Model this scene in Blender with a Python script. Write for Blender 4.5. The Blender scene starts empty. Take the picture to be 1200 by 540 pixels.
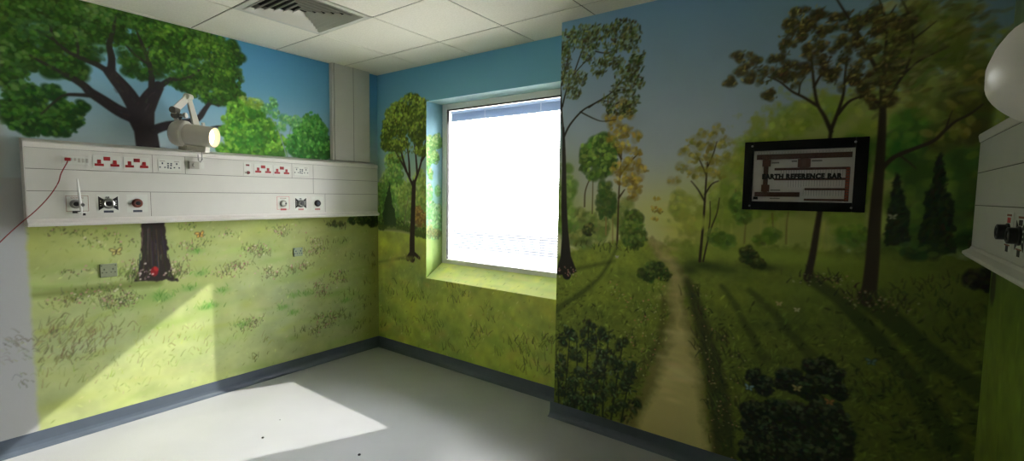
import bpy, bmesh, math, random
import numpy as np
from mathutils import Vector, Matrix
C = bpy.context.scene.collection
random.seed(4)
PI = math.pi

# ------------------------------------------------------------------ room dimensions (metres)
H = 2.676            # ceiling height
XE = 4.31            # right-hand wall
XR, YR = 2.204, -0.212   # the boxed-out wall starts at this corner, in front of the window wall
YB = -5.6            # wall behind
WX0, WX1, WZ0, WZ1 = 0.69, 2.10, 0.77, 2.358   # window recess on the wall face
SILL_IN, REC = 0.89, 0.20                       # sloping sill: height at the frame, depth of the recess
SK = 0.10            # skirting height

# ------------------------------------------------------------------ helpers
def lin(c):
    c = np.asarray(c, float)
    return np.where(c <= .04045, c/12.92, ((c+.055)/1.055)**2.4)

def hexc(r, g, b):
    v = lin(np.array([r, g, b])/255.)
    return (float(v[0]), float(v[1]), float(v[2]), 1.)

def mat(name, rgb, rough=.5, metal=0., bump=0., scale=60., vary=0., spec=.5, emit=None, estr=0., coat=0.):
    m = bpy.data.materials.new(name); m.use_nodes = True
    nt = m.node_tree; b = nt.nodes['Principled BSDF']
    col = hexc(*rgb)
    b.inputs['Base Color'].default_value = col
    b.inputs['Roughness'].default_value = rough
    b.inputs['Metallic'].default_value = metal
    b.inputs['Specular IOR Level'].default_value = spec
    b.inputs['Coat Weight'].default_value = coat
    if emit:
        b.inputs['Emission Color'].default_value = hexc(*emit); b.inputs['Emission Strength'].default_value = estr
    if bump or vary:
        tc = nt.nodes.new('ShaderNodeTexCoord'); n = nt.nodes.new('ShaderNodeTexNoise')
        n.inputs['Scale'].default_value = scale; n.inputs['Detail'].default_value = 5
        nt.links.new(tc.outputs['Object'], n.inputs['Vector'])
        if vary:
            mx = nt.nodes.new('ShaderNodeMix'); mx.data_type = 'RGBA'; mx.blend_type = 'MULTIPLY'
            mx.inputs['Factor'].default_value = 1
            cr = nt.nodes.new('ShaderNodeValToRGB')
            cr.color_ramp.elements[0].position = .3; cr.color_ramp.elements[1].position = .7
            lo = 1-vary
            cr.color_ramp.elements[0].color = (lo, lo, lo, 1); cr.color_ramp.elements[1].color = (1, 1, 1, 1)
            nt.links.new(n.outputs['Fac'], cr.inputs['Fac'])
            mx.inputs['A'].default_value = col
            nt.links.new(cr.outputs['Color'], mx.inputs['B'])
            nt.links.new(mx.outputs['Result'], b.inputs['Base Color'])
        if bump:
            bp = nt.nodes.new('ShaderNodeBump'); bp.inputs['Strength'].default_value = bump; bp.inputs['Distance'].default_value = .003
            nt.links.new(n.outputs['Fac'], bp.inputs['Height']); nt.links.new(bp.outputs['Normal'], b.inputs['Normal'])
    return m

def paint_mat(name):
    """wall paint: colour read from the painted colour attribute, a little brush relief"""
    m = bpy.data.materials.new(name); m.use_nodes = True
    nt = m.node_tree; b = nt.nodes['Principled BSDF']
    at = nt.nodes.new('ShaderNodeAttribute'); at.attribute_name = 'paint'
    nt.links.new(at.outputs['Color'], b.inputs['Base Color'])
    b.inputs['Roughness'].default_value = .62; b.inputs['Specular IOR Level'].default_value = .25
    tc = nt.nodes.new('ShaderNodeTexCoord'); n = nt.nodes.new('ShaderNodeTexNoise')
    n.inputs['Scale'].default_value = 45; n.inputs['Detail'].default_value = 6
    nt.links.new(tc.outputs['Object'], n.inputs['Vector'])
    bp = nt.nodes.new('ShaderNodeBump'); bp.inputs['Strength'].default_value = .12; bp.inputs['Distance'].default_value = .004
    nt.links.new(n.outputs['Fac'], bp.inputs['Height']); nt.links.new(bp.outputs['Normal'], b.inputs['Normal'])
    return m

def ring_frame(d):
    d = Vector(d).normalized()
    a = Vector((0, 0, 1)) if abs(d.z) < .9 else Vector((1, 0, 0))
    u = d.cross(a).normalized(); return d, u, d.cross(u).normalized()

class MB:
    def __init__(s): s.v = []; s.f = []
    def add(s, vs, fs):
        b = len(s.v); s.v += [tuple(v) for v in vs]; s.f += [tuple(b+i for i in f) for f in fs]; return s
    def box(s, x0, x1, y0, y1, z0, z1):
        x0, x1 = sorted((x0, x1)); y0, y1 = sorted((y0, y1)); z0, z1 = sorted((z0, z1))
        vs = [(x, y, z) for z in (z0, z1) for y in (y0, y1) for x in (x0, x1)]
        return s.add(vs, [(0, 2, 3, 1), (4, 5, 7, 6), (0, 1, 5, 4), (2, 6, 7, 3), (0, 4, 6, 2), (1, 3, 7, 5)])
    def prism(s, poly, fn, a, b):
        """extrude a closed 2-D outline; fn(p, q, t) -> world point"""
        n = len(poly); vs = [fn(p, q, t) for t in (a, b) for p, q in poly]
        fs = [tuple(range(n))[::-1], tuple(range(n, 2*n))]
        for i in range(n): j = (i+1) % n; fs.append((i, j, n+j, n+i))
        return s.add(vs, fs)
    def rings(s, rings, cap=True, closed=False):
        n = len(rings[0]); vs = [p for r in rings for p in r]; fs = []
        m = len(rings)
        for k in range(m if closed else m-1):
            k2 = (k+1) % m
            for i in range(n):
                j = (i+1) % n; fs.append((k*n+i, k*n+j, k2*n+j, k2*n+i))
        if cap and not closed: fs += [tuple(range(n))[::-1], tuple(range((m-1)*n, m*n))]
        return s.add(vs, fs)
    def lathe(s, o, d, prof, seg=32, cap=True):
        d, u, w = ring_frame(d); o = Vector(o)
        return s.rings([[o+d*t+(u*math.cos(2*PI*i/seg)+w*math.sin(2*PI*i/seg))*r for i in range(seg)] for t, r in prof], cap)
    def cyl(s, a, b, r0, r1=None, seg=20):
        a, b = Vector(a), Vector(b); L = (b-a).length
        return s.lathe(a, b-a, [(0, r0), (L, r0 if r1 is None else r1)], seg)
    def tube(s, pts, r, seg=10):
        pts = [Vector(p) for p in pts]; R = []
        for i, p in enumerate(pts):
            t = pts[min(i+1, len(pts)-1)]-pts[max(i-1, 0)]
            d, u, w = ring_frame(t)
            R.append([p+(u*math.cos(2*PI*k/seg)+w*math.sin(2*PI*k/seg))*r for k in range(seg)])
        return s.rings(R)
    def bar(s, a, b, w, t, up=(0, 0, 1)):
        """flat bar of width w, thickness t between two points"""
        a, b = Vector(a), Vector(b); d = (b-a).normalized(); x = d.cross(Vector(up)).normalized(); y = x.cross(d)
        rr = [[p+x*sx*t/2+y*sy*w/2 for sx, sy in ((-1, -1), (1, -1), (1, 1), (-1, 1))] for p in (a, b)]
        return s.rings(rr)
    def build(s, name, m, parent=None, bevel=0., smooth=False):
        me = bpy.data.meshes.new(name)
        off = parent_loc(parent)
        me.from_pydata([(x-off[0], y-off[1], z-off[2]) for x, y, z in s.v], [], s.f)
        bm = bmesh.new(); bm.from_mesh(me); bmesh.ops.recalc_face_normals(bm, faces=bm.faces); bm.to_mesh(me); bm.free()
        me.materials.append(m)
        o = bpy.data.objects.new(name, me); C.objects.link(o)
        if parent: o.parent = parent
        if smooth:
            for p in me.polygons: p.use_smooth = True
            me.set_sharp_from_angle(angle=math.radians(40))
        if bevel:
            b = o.modifiers.new('bevel', 'BEVEL'); b.width = bevel; b.segments = 2; b.limit_method = 'ANGLE'; b.angle_limit = math.radians(50)
        return o

def parent_loc(p):
    v = Vector((0, 0, 0))
    while p is not None: v = v+p.location; p = p.parent
    return v

def tag(o, label=None, cat=None, group=None, kind=None):
    if label: o['label'] = label
    if cat: o['category'] = cat
    if group: o['group'] = group
    if kind: o['kind'] = kind
    return o

def thing(name, loc, label, cat, group=None):
    o = bpy.data.objects.new(name, None); C.objects.link(o); o.location = loc; o.empty_display_size = .05
    return tag(o, label, cat, group)

def text_mesh(name, body, size, m, parent, origin, ux, uy, sx=1., bold=0., depth=.0006, space=1.):
    """lettering laid on a plane: origin = left end of the baseline, ux/uy the plane's right and up"""
    cu = bpy.data.curves.new(name, 'FONT'); cu.body = body; cu.size = size; cu.extrude = depth; cu.offset = bold
    cu.resolution_u = 3; cu.space_character = space
    tmp = bpy.data.objects.new('tmp', cu); C.objects.link(tmp)
    dg = bpy.context.evaluated_depsgraph_get()
    me = bpy.data.meshes.new_from_object(tmp.evaluated_get(dg))
    bpy.data.objects.remove(tmp); bpy.data.curves.remove(cu)
    ux, uy, o = Vector(ux), Vector(uy), Vector(origin); uz = ux.cross(uy); off = parent_loc(parent)
    for v in me.vertices:
        c = v.co.copy(); v.co = o+ux*c.x*sx+uy*c.y+uz*(c.z+depth)-off
    me.name = name; me.materials.clear(); me.materials.append(m)
    ob = bpy.data.objects.new(name, me); C.objects.link(ob); ob.parent = parent
    return ob

# ------------------------------------------------------------------ materials
M = {}
M['white'] = mat('white powder coated metal', (202, 201, 192), .42, vary=.04, scale=8)
M['white_edge'] = mat('white extruded ledge', (214, 211, 203), .38)
M['seam'] = mat('dark panel seam', (92, 94, 84), .7)
M['lamp'] = mat('pale enamelled lamp housing', (206, 202, 190), .35, vary=.04, scale=20)
M['lamp_dark'] = mat('grey lamp joint', (96, 94, 90), .4, .6)
M['glow'] = mat('lit lamp lens', (255, 246, 226), .3, emit=(255, 240, 212), estr=6)
M['rim_glow'] = mat('hood liner with lamplight as emission', (236, 205, 140), .4, emit=(255, 206, 130), estr=.5)  # lamplight on the hood liner, put in as warm colour and faint emission
M['steel'] = mat('brushed steel', (150, 150, 146), .3, .9)
M['red'] = mat('red socket plastic', (150, 22, 24), .4)
M['darkred'] = mat('dark red plastic', (112, 32, 30), .45)
M['black'] = mat('black plastic', (24, 24, 26), .4)
M['printblack'] = mat('black print', (28, 27, 28), .7)
M['printred'] = mat('red print', (196, 60, 58), .7)
M['printbrown'] = mat('faded brown print', (136, 84, 62), .7)
M['label'] = mat('dark slate label', (52, 62, 74), .5)
M['labelred'] = mat('red label', (168, 62, 64), .5)
M['labelrose'] = mat('rose label', (170, 116, 112), .5)
M['plate'] = mat('pale plastic plate', (206, 208, 198), .45)
M['grey_plastic'] = mat('grey plastic', (168, 166, 154), .5)
M['brown'] = mat('brown plastic ring', (118, 58, 40), .45)
M['cord'] = mat('red braided cord', (128, 30, 26), .6)
M['clear'] = mat('milky flow tube', (226, 228, 222), .25, coat=.5)
M['board'] = mat('black board frame', (11, 11, 12), .5, spec=.2)
M['paper'] = mat('grey white back panel', (224, 220, 216), .6, vary=.05, scale=15)
M['copper'] = mat('brown copper bar', (92, 58, 46), .5, .1, vary=.25, scale=40)
M['insul'] = mat('brown insulator block', (92, 52, 40), .6)
M['terminal'] = mat('orange terminal', (150, 70, 48), .45)
M['wire'] = mat('grey earth wire', (128, 126, 122), .6)
M['vinyl_skirt'] = mat('blue grey vinyl skirting', (80, 91, 104), .42, bump=.05, scale=25, vary=.08)
M['louvre'] = mat('off white louvre metal', (205, 203, 190), .45)
M['duct_dark'] = mat('dark duct inside', (16, 16, 16), .9)
M['frame'] = mat('grey white window frame', (238, 239, 234), .4)
M['gasket'] = mat('black window gasket', (22, 26, 26), .6)
M['slat'] = mat('white blind slat', (226, 230, 232), .4)
M['slat_blue'] = mat('pale blue stacked slats', (176, 194, 214), .45)
def translucent(m, fac):
    nt = m.node_tree; b = nt.nodes['Principled BSDF']; out = nt.nodes['Material Output']
    t = nt.nodes.new('ShaderNodeBsdfTranslucent'); t.inputs['Color'].default_value = hexc(196, 214, 238); mx = nt.nodes.new('ShaderNodeMixShader'); mx.inputs['Fac'].default_value = fac
    nt.links.new(b.outputs['BSDF'], mx.inputs[1]); nt.links.new(t.outputs['BSDF'], mx.inputs[2]); nt.links.new(mx.outputs['Shader'], out.inputs['Surface'])
translucent(M['slat_blue'], .085); translucent(M['slat'], .25)
M['cordwhite'] = mat('white ladder cord', (240, 240, 240), .6)
M['plain'] = mat('plain cream wall paint', (226, 222, 214), .6, bump=.08, scale=50)
M['grit'] = mat('black grit', (14, 13, 12), .8)
M['pave'] = mat('pale concrete paving', (170, 168, 160), .8, vary=.15, scale=.6)
M['ext_wall'] = mat('dark cladding outside', (52, 55, 60), .8, vary=.1, scale=.5)
M['ext_glass'] = mat('dark outside window', (52, 60, 70), .2)
M['roof'] = mat('dark roof sheet', (60, 62, 66), .7)
M['mural'] = paint_mat('mural paint')

def floor_mat():
    m = bpy.data.materials.new('grey speckled vinyl floor'); m.use_nodes = True
    nt = m.node_tree; b = nt.nodes['Principled BSDF']
    tc = nt.nodes.new('ShaderNodeTexCoord')
    n1 = nt.nodes.new('ShaderNodeTexNoise'); n1.inputs['Scale'].default_value = 260; n1.inputs['Detail'].default_value = 2
    n2 = nt.nodes.new('ShaderNodeTexNoise'); n2.inputs['Scale'].default_value = 2.2; n2.inputs['Detail'].default_value = 6
    for n in (n1, n2): nt.links.new(tc.outputs['Object'], n.inputs['Vector'])
    cr = nt.nodes.new('ShaderNodeValToRGB')
    cr.color_ramp.elements[0].position = .3; cr.color_ramp.elements[0].color = hexc(166, 169, 172)
    cr.color_ramp.elements[1].position = .7; cr.color_ramp.elements[1].color = hexc(182, 184, 186)
    cr2 = nt.nodes.new('ShaderNodeValToRGB')
    cr2.color_ramp.elements[0].position = .25; cr2.color_ramp.elements[0].color = (.88, .88, .87, 1)
    cr2.color_ramp.elements[1].position = .75; cr2.color_ramp.elements[1].color = (1, 1, 1, 1)
    nt.links.new(n1.outputs['Fac'], cr.inputs['Fac']); nt.links.new(n2.outputs['Fac'], cr2.inputs['Fac'])
    mx = nt.nodes.new('ShaderNodeMix'); mx.data_type = 'RGBA'; mx.blend_type = 'MULTIPLY'; mx.inputs['Factor'].default_value = 1
    nt.links.new(cr.outputs['Color'], mx.inputs['A']); nt.links.new(cr2.outputs['Color'], mx.inputs['B'])
    nt.links.new(mx.outputs['Result'], b.inputs['Base Color'])
    b.inputs['Roughness'].default_value = .36
    bp = nt.nodes.new('ShaderNodeBump'); bp.inputs['Strength'].default_value = .06; bp.inputs['Distance'].default_value = .002
    nt.links.new(n2.outputs['Fac'], bp.inputs['Height']); nt.links.new(bp.outputs['Normal'], b.inputs['Normal'])
    return m
M['floor'] = floor_mat()

def ceiling_mat():
    m = bpy.data.materials.new('ceiling tile'); m.use_nodes = True
    nt = m.node_tree; b = nt.nodes['Principled BSDF']
    tc = nt.nodes.new('ShaderNodeTexCoord')
    n1 = nt.nodes.new('ShaderNodeTexNoise'); n1.inputs['Scale'].default_value = 90; n1.inputs['Detail'].default_value = 4
    nt.links.new(tc.outputs['Object'], n1.inputs['Vector'])
    cr = nt.nodes.new('ShaderNodeValToRGB')
    cr.color_ramp.elements[0].position = .35; cr.color_ramp.elements[0].color = hexc(232, 228, 212)
    cr.color_ramp.elements[1].position = .6; cr.color_ramp.elements[1].color = hexc(240, 236, 221)
    nt.links.new(n1.outputs['Fac'], cr.inputs['Fac']); nt.links.new(cr.outputs['Color'], b.inputs['Base Color'])
    b.inputs['Roughness'].default_value = .8; b.inputs['Specular IOR Level'].default_value = .2
    return m
M['tile'] = ceiling_mat()

def glass_mat():
    m = bpy.data.materials.new('clear window glass'); m.use_nodes = True
    nt = m.node_tree; nt.nodes.clear()
    out = nt.nodes.new('ShaderNodeOutputMaterial'); mx = nt.nodes.new('ShaderNodeMixShader')
    tr = nt.nodes.new('ShaderNodeBsdfTransparent'); gl = nt.nodes.new('ShaderNodeBsdfGlossy'); fr = nt.nodes.new('ShaderNodeFresnel')
    tr.inputs['Color'].default_value = (.97, .968, .965, 1); gl.inputs['Roughness'].default_value = .02; fr.inputs['IOR'].default_value = 1.25
    nt.links.new(fr.outputs['Fac'], mx.inputs['Fac']); nt.links.new(tr.outputs['BSDF'], mx.inputs[1]); nt.links.new(gl.outputs['BSDF'], mx.inputs[2])
    nt.links.new(mx.outputs['Shader'], out.inputs['Surface'])
    return m
M['glass'] = glass_mat()
M['clear_cover'] = M['glass']

# ------------------------------------------------------------------ the mural, painted in wall metres
SKY, SUN, EXPO = 31., 9.5, -.26
rng = np.random.default_rng(7)

def srgb(l):
    l = np.clip(l, 0, 1); return np.where(l <= .0031308, l*12.92, 1.055*l**(1/2.4)-.055)

class Palette:
    """paint pots of one wall, mixed from a base tone and a lightness"""
    def __init__(s, k): s.k = k
    def __call__(s, r, g, b): return np.clip(srgb(lin(np.array([r, g, b])/255.)*s.k), 0, .96)

class Canvas:
    def __init__(s, w, h, res):
        s.w, s.h, s.r = w, h, res
        s.nx, s.ny = int(round(w/res))+1, int(round(h/res))+1
        s.img = np.zeros((s.ny, s.nx, 3)); s.U, s.V = np.meshgrid(np.arange(s.nx)*res, np.arange(s.ny)*res)
    def sample(s, u, v):
        x = np.clip(np.asarray(u)/s.r, 0, s.nx-1.001); y = np.clip(np.asarray(v)/s.r, 0, s.ny-1.001)
        i, j = x.astype(int), y.astype(int); f, g = (x-i)[..., None], (y-j)[..., None]
        I = s.img
        return lin((I[j, i]*(1-f)+I[j, i+1]*f)*(1-g)+(I[j+1, i]*(1-f)+I[j+1, i+1]*f)*g)
    def win(s, u0, u1, v0, v1):
        i0, i1 = max(0, int(u0/s.r)), min(s.nx, int(u1/s.r)+2); j0, j1 = max(0, int(v0/s.r)), min(s.ny, int(v1/s.r)+2)
        return None if i0 >= i1 or j0 >= j1 else (slice(j0, j1), slice(i0, i1))
    def put(s, w, m, c):
        s.img[w] += (np.asarray(c)-s.img[w])*m[..., None]
    def dab(s, u, v, a, b, th, c, al=1., soft=.35):
        R = max(a, b)*1.1+s.r; w = s.win(u-R, u+R, v-R, v+R)
        if w is None: return
        x, y = s.U[w]-u, s.V[w]-v; ct, st = math.cos(th), math.sin(th)
        d = np.sqrt(((x*ct+y*st)/a)**2+((y*ct-x*st)/b)**2)
        e = max(soft, s.r/min(a, b)*.8)
        s.put(w, np.clip((1-d)/e+.5, 0, 1)*al, c)
    def blob(s, u, v, a, b, c, al=1., th=0.):
        """soft airbrushed patch"""
        R = max(a, b)*2.2; w = s.win(u-R, u+R, v-R, v+R)
        if w is None: return
        x, y = s.U[w]-u, s.V[w]-v; ct, st = math.cos(th), math.sin(th)
        d2 = ((x*ct+y*st)/a)**2+((y*ct-x*st)/b)**2
        s.put(w, np.exp(-d2*1.1)*al, c)
    def line(s, pts, w0, w1, c, al=1., soft=1., wob=0.):
        """tapering brush line through points; w0 -> w1 are widths"""
        pts = smooth(pts); n = len(pts)-1
        if wob: pts = [(p[0]+rng.normal(0, wob), p[1]+rng.normal(0, wob)) for p in pts]
        P = np.array(pts); W = (w0+(w1-w0)*np.linspace(0, 1, n+1))/2
        pad = max(w0, w1)/2+soft*s.r*2
        w = s.win(P[:, 0].min()-pad, P[:, 0].max()+pad, P[:, 1].min()-pad, P[:, 1].max()+pad)
        if w is None: return
        X, Y = s.U[w], s.V[w]; D = np.full(X.shape, 1e9)
        for k in range(n):
            ax, ay = P[k]; dx, dy = P[k+1]-P[k]; L2 = dx*dx+dy*dy+1e-12
            t = np.clip(((X-ax)*dx+(Y-ay)*dy)/L2, 0, 1)
            D = np.minimum(D, np.hypot(X-ax-t*dx, Y-ay-t*dy)-(W[k]+(W[k+1]-W[k])*t))
        s.put(w, np.clip(.5-D/(s.r*soft), 0, 1)*al, c)
    def poly(s, pts, c, al=1., soft=.004, noise=0.):
        P = np.array(pts); pad = soft*2+noise*3
        w = s.win(P[:, 0].min()-pad, P[:, 0].max()+pad, P[:, 1].min()-pad, P[:, 1].max()+pad)
        if w is None: return
        X, Y = s.U[w], s.V[w]; ins = np.zeros(X.shape, bool); D = np.full(X.shape, 1e9)
        if noise:
            N = fnoise(X.shape, 9, 3); X = X+N*noise; Y = Y+fnoise(X.shape, 9, 3)*noise
        n = len(P)
        for k in range(n):
            (ax, ay), (bx, by) = P[k], P[(k+1) % n]; dx, dy = bx-ax, by-ay
            t = np.clip(((X-ax)*dx+(Y-ay)*dy)/(dx*dx+dy*dy+1e-12), 0, 1)
            D = np.minimum(D, np.hypot(X-ax-t*dx, Y-ay-t*dy))
            if dy: ins ^= ((ay > Y) != (by > Y)) & (X < ax+(Y-ay)*dx/dy)
        D = np.where(ins, -D, D)
        s.put(w, np.clip(.5-D/max(soft, s.r), 0, 1)*al, c)

def smooth(pts):
    if len(pts) < 3: return list(pts)
    P = [np.array(p, float) for p in pts]; o = []
    for i in range(len(P)-1):
        p0, p1, p2, p3 = P[max(i-1, 0)], P[i], P[i+1], P[min(i+2, len(P)-1)]
        for q in range(4):
            t = q/4; o.append(tuple(.5*((2*p1)+(p2-p0)*t+(2*p0-5*p1+4*p2-p3)*t*t+(3*p1-p0-3*p2+p3)*t**3)))
    return o+[tuple(P[-1])]

def fnoise(shape, cell, octs=4):
    """smooth noise about 0, cell in grid steps"""
    out = np.zeros(shape); amp = 1.; tot = 0
    for _ in range(octs):
        ny, nx = int(shape[0]/cell)+3, int(shape[1]/cell)+3
        g = rng.normal(0, 1, (ny, nx))
        y = np.arange(shape[0])/cell; x = np.arange(shape[1])/cell
        j, i = y.astype(int), x.astype(int); f = y-j; e = x-i; f = (f*f*(3-2*f))[:, None]; e = (e*e*(3-2*e))[None]
        a = g[j][:, i]; b = g[j][:, i+1]; c = g[j+1][:, i]; d = g[j+1][:, i+1]
        out += amp*((a*(1-e)+b*e)*(1-f)+(c*(1-e)+d*e)*f); tot += amp*amp; amp *= .55; cell = max(cell/2, 1.01)
    return out/math.sqrt(tot)

def vary(c, s=.03): return np.clip(np.asarray(c)*(1+rng.normal(0, s*1.6))+rng.normal(0, s*.35, 3), 0, 1)

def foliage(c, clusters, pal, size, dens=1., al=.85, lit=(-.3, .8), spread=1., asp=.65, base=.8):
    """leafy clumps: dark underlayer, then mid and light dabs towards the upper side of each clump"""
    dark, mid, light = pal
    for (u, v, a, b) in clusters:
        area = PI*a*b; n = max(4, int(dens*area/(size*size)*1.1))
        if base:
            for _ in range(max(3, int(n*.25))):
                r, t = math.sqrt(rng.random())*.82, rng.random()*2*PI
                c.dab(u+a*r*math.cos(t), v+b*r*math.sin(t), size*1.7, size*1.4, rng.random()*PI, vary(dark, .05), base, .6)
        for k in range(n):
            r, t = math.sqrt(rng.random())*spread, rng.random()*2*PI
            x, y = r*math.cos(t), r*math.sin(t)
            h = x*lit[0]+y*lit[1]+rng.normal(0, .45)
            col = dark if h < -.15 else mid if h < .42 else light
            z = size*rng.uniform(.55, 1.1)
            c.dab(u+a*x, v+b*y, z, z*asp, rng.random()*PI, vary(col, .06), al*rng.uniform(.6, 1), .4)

def sprigs(c, clusters, pal, leaf, dens=1., al=.85):
    """open twiggy foliage of small separate leaves"""
    dark, mid, light = pal
    for (u, v, a, b) in clusters:
        n = int(dens*PI*a*b/(leaf*leaf)*.42)
        for k in range(n):
            r, t = rng.random()**.6, rng.random()*2*PI
            q = rng.random(); col = dark if q < .5 else mid if q < .85 else light
            c.dab(u+a*r*math.cos(t), v+b*r*math.sin(t), leaf*rng.uniform(.6, 1.1), leaf*rng.uniform(.28, .45), rng.normal(.9, .8), vary(col, .08), al*rng.uniform(.55, 1), .4)

def tuft(c, u, v, n, L, cols, lean=0., wd=.006, spread=.04, al=.8):
    for _ in range(n):
        x = u+rng.normal(0, spread); y = v+rng.normal(0, spread*.35); a = PI/2+lean+rng.normal(0, .5); l = L*rng.uniform(.4, 1.1)
        c.line([(x, y), (x+l*math.cos(a)*.55+rng.normal(0, l*.08), y+l*.55), (x+l*math.cos(a), y+l*math.sin(a))], wd*rng.uniform(.6, 1.2), wd*.3, vary(cols[rng.integers(len(cols))], .06), al*rng.uniform(.5, 1))

def flowers(c, u, v, n, su, sv, cols, r=.005, al=.85):
    for _ in range(n):
        q = r*rng.uniform(.6, 1.3)
        c.dab(u+rng.normal(0, su), v+rng.normal(0, sv), q, q*.8, 0, cols[rng.integers(len(cols))], al, .5)

def butterfly(c, u, v, s, wing, edge, tilt=.3):
    for sd in (-1, 1):
        for (dx, dy, a, b, t) in ((.55, .38, .60, .30, .65), (.38, -.32, .42, .26, -.75)):
            th = (t if sd > 0 else PI-t)+tilt*.5
            c.dab(u+sd*dx*s, v+dy*s, a*s*1.18, b*s*1.25, th, edge, .9, .3); c.dab(u+sd*dx*s, v+dy*s, a*s*.85, b*s*.8, th, wing, .95, .3)
    c.line([(u-.1*s, v-.5*s), (u, v), (u+.1*s, v+.5*s)], s*.14, s*.08, edge)

def ramp(t, stops):
    t = np.asarray(t); xs = [s_[0] for s_ in stops]
    return np.stack([np.interp(t, xs, [s_[1][k] for s_ in stops]) for k in range(3)], -1)

# ================================================================== left wall: spreading tree and meadow
CL = Canvas(2.80, 2.676, .005)
A, B = Palette(2.35), Palette(1.45)
c = CL
N1 = fnoise(c.img.shape[:2], 60, 4); N2 = fnoise(c.img.shape[:2], 18, 3)
sky = ramp((c.V-1.75)/.93, [(0, A(120, 128, 128)), (.3, A(100, 128, 142)), (.65, A(76, 122, 148)), (1, A(62, 114, 148))])
fade = np.clip((1.3-c.U)/1.3, 0, 1)[..., None]*.45
sky = sky*(1-fade)+A(120, 132, 138)*fade
grass = ramp(c.V/1.36+N1*.04, [(0, B(156, 165, 106)), (.35, B(152, 162, 109)), (.75, B(142, 152, 98)), (1, B(134, 142, 80))])
grass = grass*(1+.030*N2[..., None]+.030*N1[..., None]*np.array([1, .8, -.4]))
m = np.clip((c.V-1.42)/.02, 0, 1)[..., None]
c.img[:] = grass*(1-m)+sky*m
# meadow washes
for _ in range(170):
    u, v = rng.uniform(.3, 2.8), rng.uniform(.1, 1.34)
    c.blob(u, v, rng.uniform(.05, .22), rng.uniform(.015, .05), vary([B(120, 146, 70), B(160, 172, 106), B(140, 150, 66), B(112, 140, 62), B(158, 160, 112)][rng.integers(5)], .03), rng.uniform(.12, .4), rng.normal(.05, .12))
# dimmer ochre green by the corner, dark hedge at the skyline
c.blob(2.80, .70, .22, .75, B(112, 116, 46), .75); c.blob(2.55, 1.30, .35, .06, B(120, 122, 34), .5); c.blob(2.68, .25, .12, .25, B(122, 120, 56), .4)
foliage(c, [(2.639, 1.284, 0.195, 0.049), (2.749, 1.288, 0.101, 0.084)], (B(38, 52, 22), B(50, 68, 26), B(66, 88, 34)), .018)
foliage(c, [(2.343, 1.254, 0.105, 0.023)], (B(60, 70, 34), B(84, 92, 44), B(96, 104, 50)), .012, .6)
for p in ((2.249, 1.258), (2.300, 1.233), (2.405, 1.204)): tuft(c, p[0], p[1], 8, .03, [B(70, 66, 40), B(50, 60, 30)], spread=.03)
# painted shade of the trunk lying across the grass
for q in (((0.957, 0.911), (0.792, 0.911), (0.578, 0.910), (0.351, 0.915)),): c.line(list(q), .060, .035, B(96, 108, 52), .75, 7)
c.line([(0.957, 0.899), (0.747, 0.912), (0.500, 0.933), (0.353, 0.955)], .03, .02, B(96, 110, 54), .4, 6)
# grass tufts, weeds, flowers
TG = [B(70, 92, 36), B(92, 112, 48), B(60, 76, 34), B(104, 124, 50)]; TB = [B(76, 68, 50), B(60, 54, 40), B(96, 98, 54), B(66, 78, 38)]
TV = [B(74, 122, 44), B(92, 140, 52), B(64, 104, 40)]
PK = [B(176, 136, 132), B(190, 180, 160), B(150, 92, 96), B(170, 120, 124)]
def weed(p, n=14, L_=.05, cols=None, fl=6, s=.05):
    tuft(c, p[0], p[1], int(n*1.3), L_*.9, cols or TB, spread=s, wd=.0058)
    for _ in range(n): c.dab(p[0]+rng.normal(0, s), p[1]+rng.normal(.012, s*.45), .006, .0035, rng.random()*PI, vary(TB[rng.integers(4)], .1), .7)
    flowers(c, p[0], p[1]+.02, fl, s, s*.45, PK, .006, .7)
for p in ((0.477, 1.279), (0.561, 1.264), (0.708, 1.244), (0.630, 1.185), (0.527, 1.024), (0.803, 1.194), (1.159, 1.266), (1.419, 1.214), (1.617, 1.066), (1.565, 1.097), (1.255, 1.173), (1.826, 1.176)): weed(p, 9, .03, TG, 2, .045)
for p in ((1.165, 1.124), (1.435, 0.950), (1.392, 0.903), (1.510, 0.955), (1.734, 0.887), (1.761, 0.841), (1.604, 1.081), (1.656, 1.035), (2.146, 1.096), (2.178, 1.032), (2.096, 1.009), (2.030, 0.895), (1.930, 0.877), (2.362, 0.714), (2.345, 0.780), (2.187, 0.630), (2.155, 0.697), (1.535, 0.460), (1.575, 0.493), (2.183, 0.412), (2.233, 0.338), (2.131, 0.298), (2.303, 0.387), (1.827, 1.219), (1.085, 0.954), (1.066, 1.005), (0.813, 0.977), (0.861, 1.028), (1.033, 0.949)): weed(p, 15, .045, None, 9, .05)
for p in ((1.225, 0.937), (1.197, 1.103), (1.145, 0.835), (0.987, 0.787), (0.959, 0.816), (1.239, 0.680), (1.285, 0.684), (1.370, 0.787), (1.925, 0.657), (2.041, 0.653), (1.827, 0.571), (1.914, 0.511), (1.504, 0.495), (2.422, 0.527)):
    c.blob(p[0], p[1], .05, .022, B(84, 130, 54), .55); tuft(c, p[0], p[1], 14, .035, TV, spread=.04)
for p in ((0.700, 0.824), (0.751, 0.781), (0.789, 0.821), (0.544, 0.862), (0.489, 0.850), (0.694, 0.892), (0.725, 0.797)): weed(p, 18, .05, [B(84, 76, 58), B(70, 84, 44), B(96, 110, 56)], 8, .05)
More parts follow.
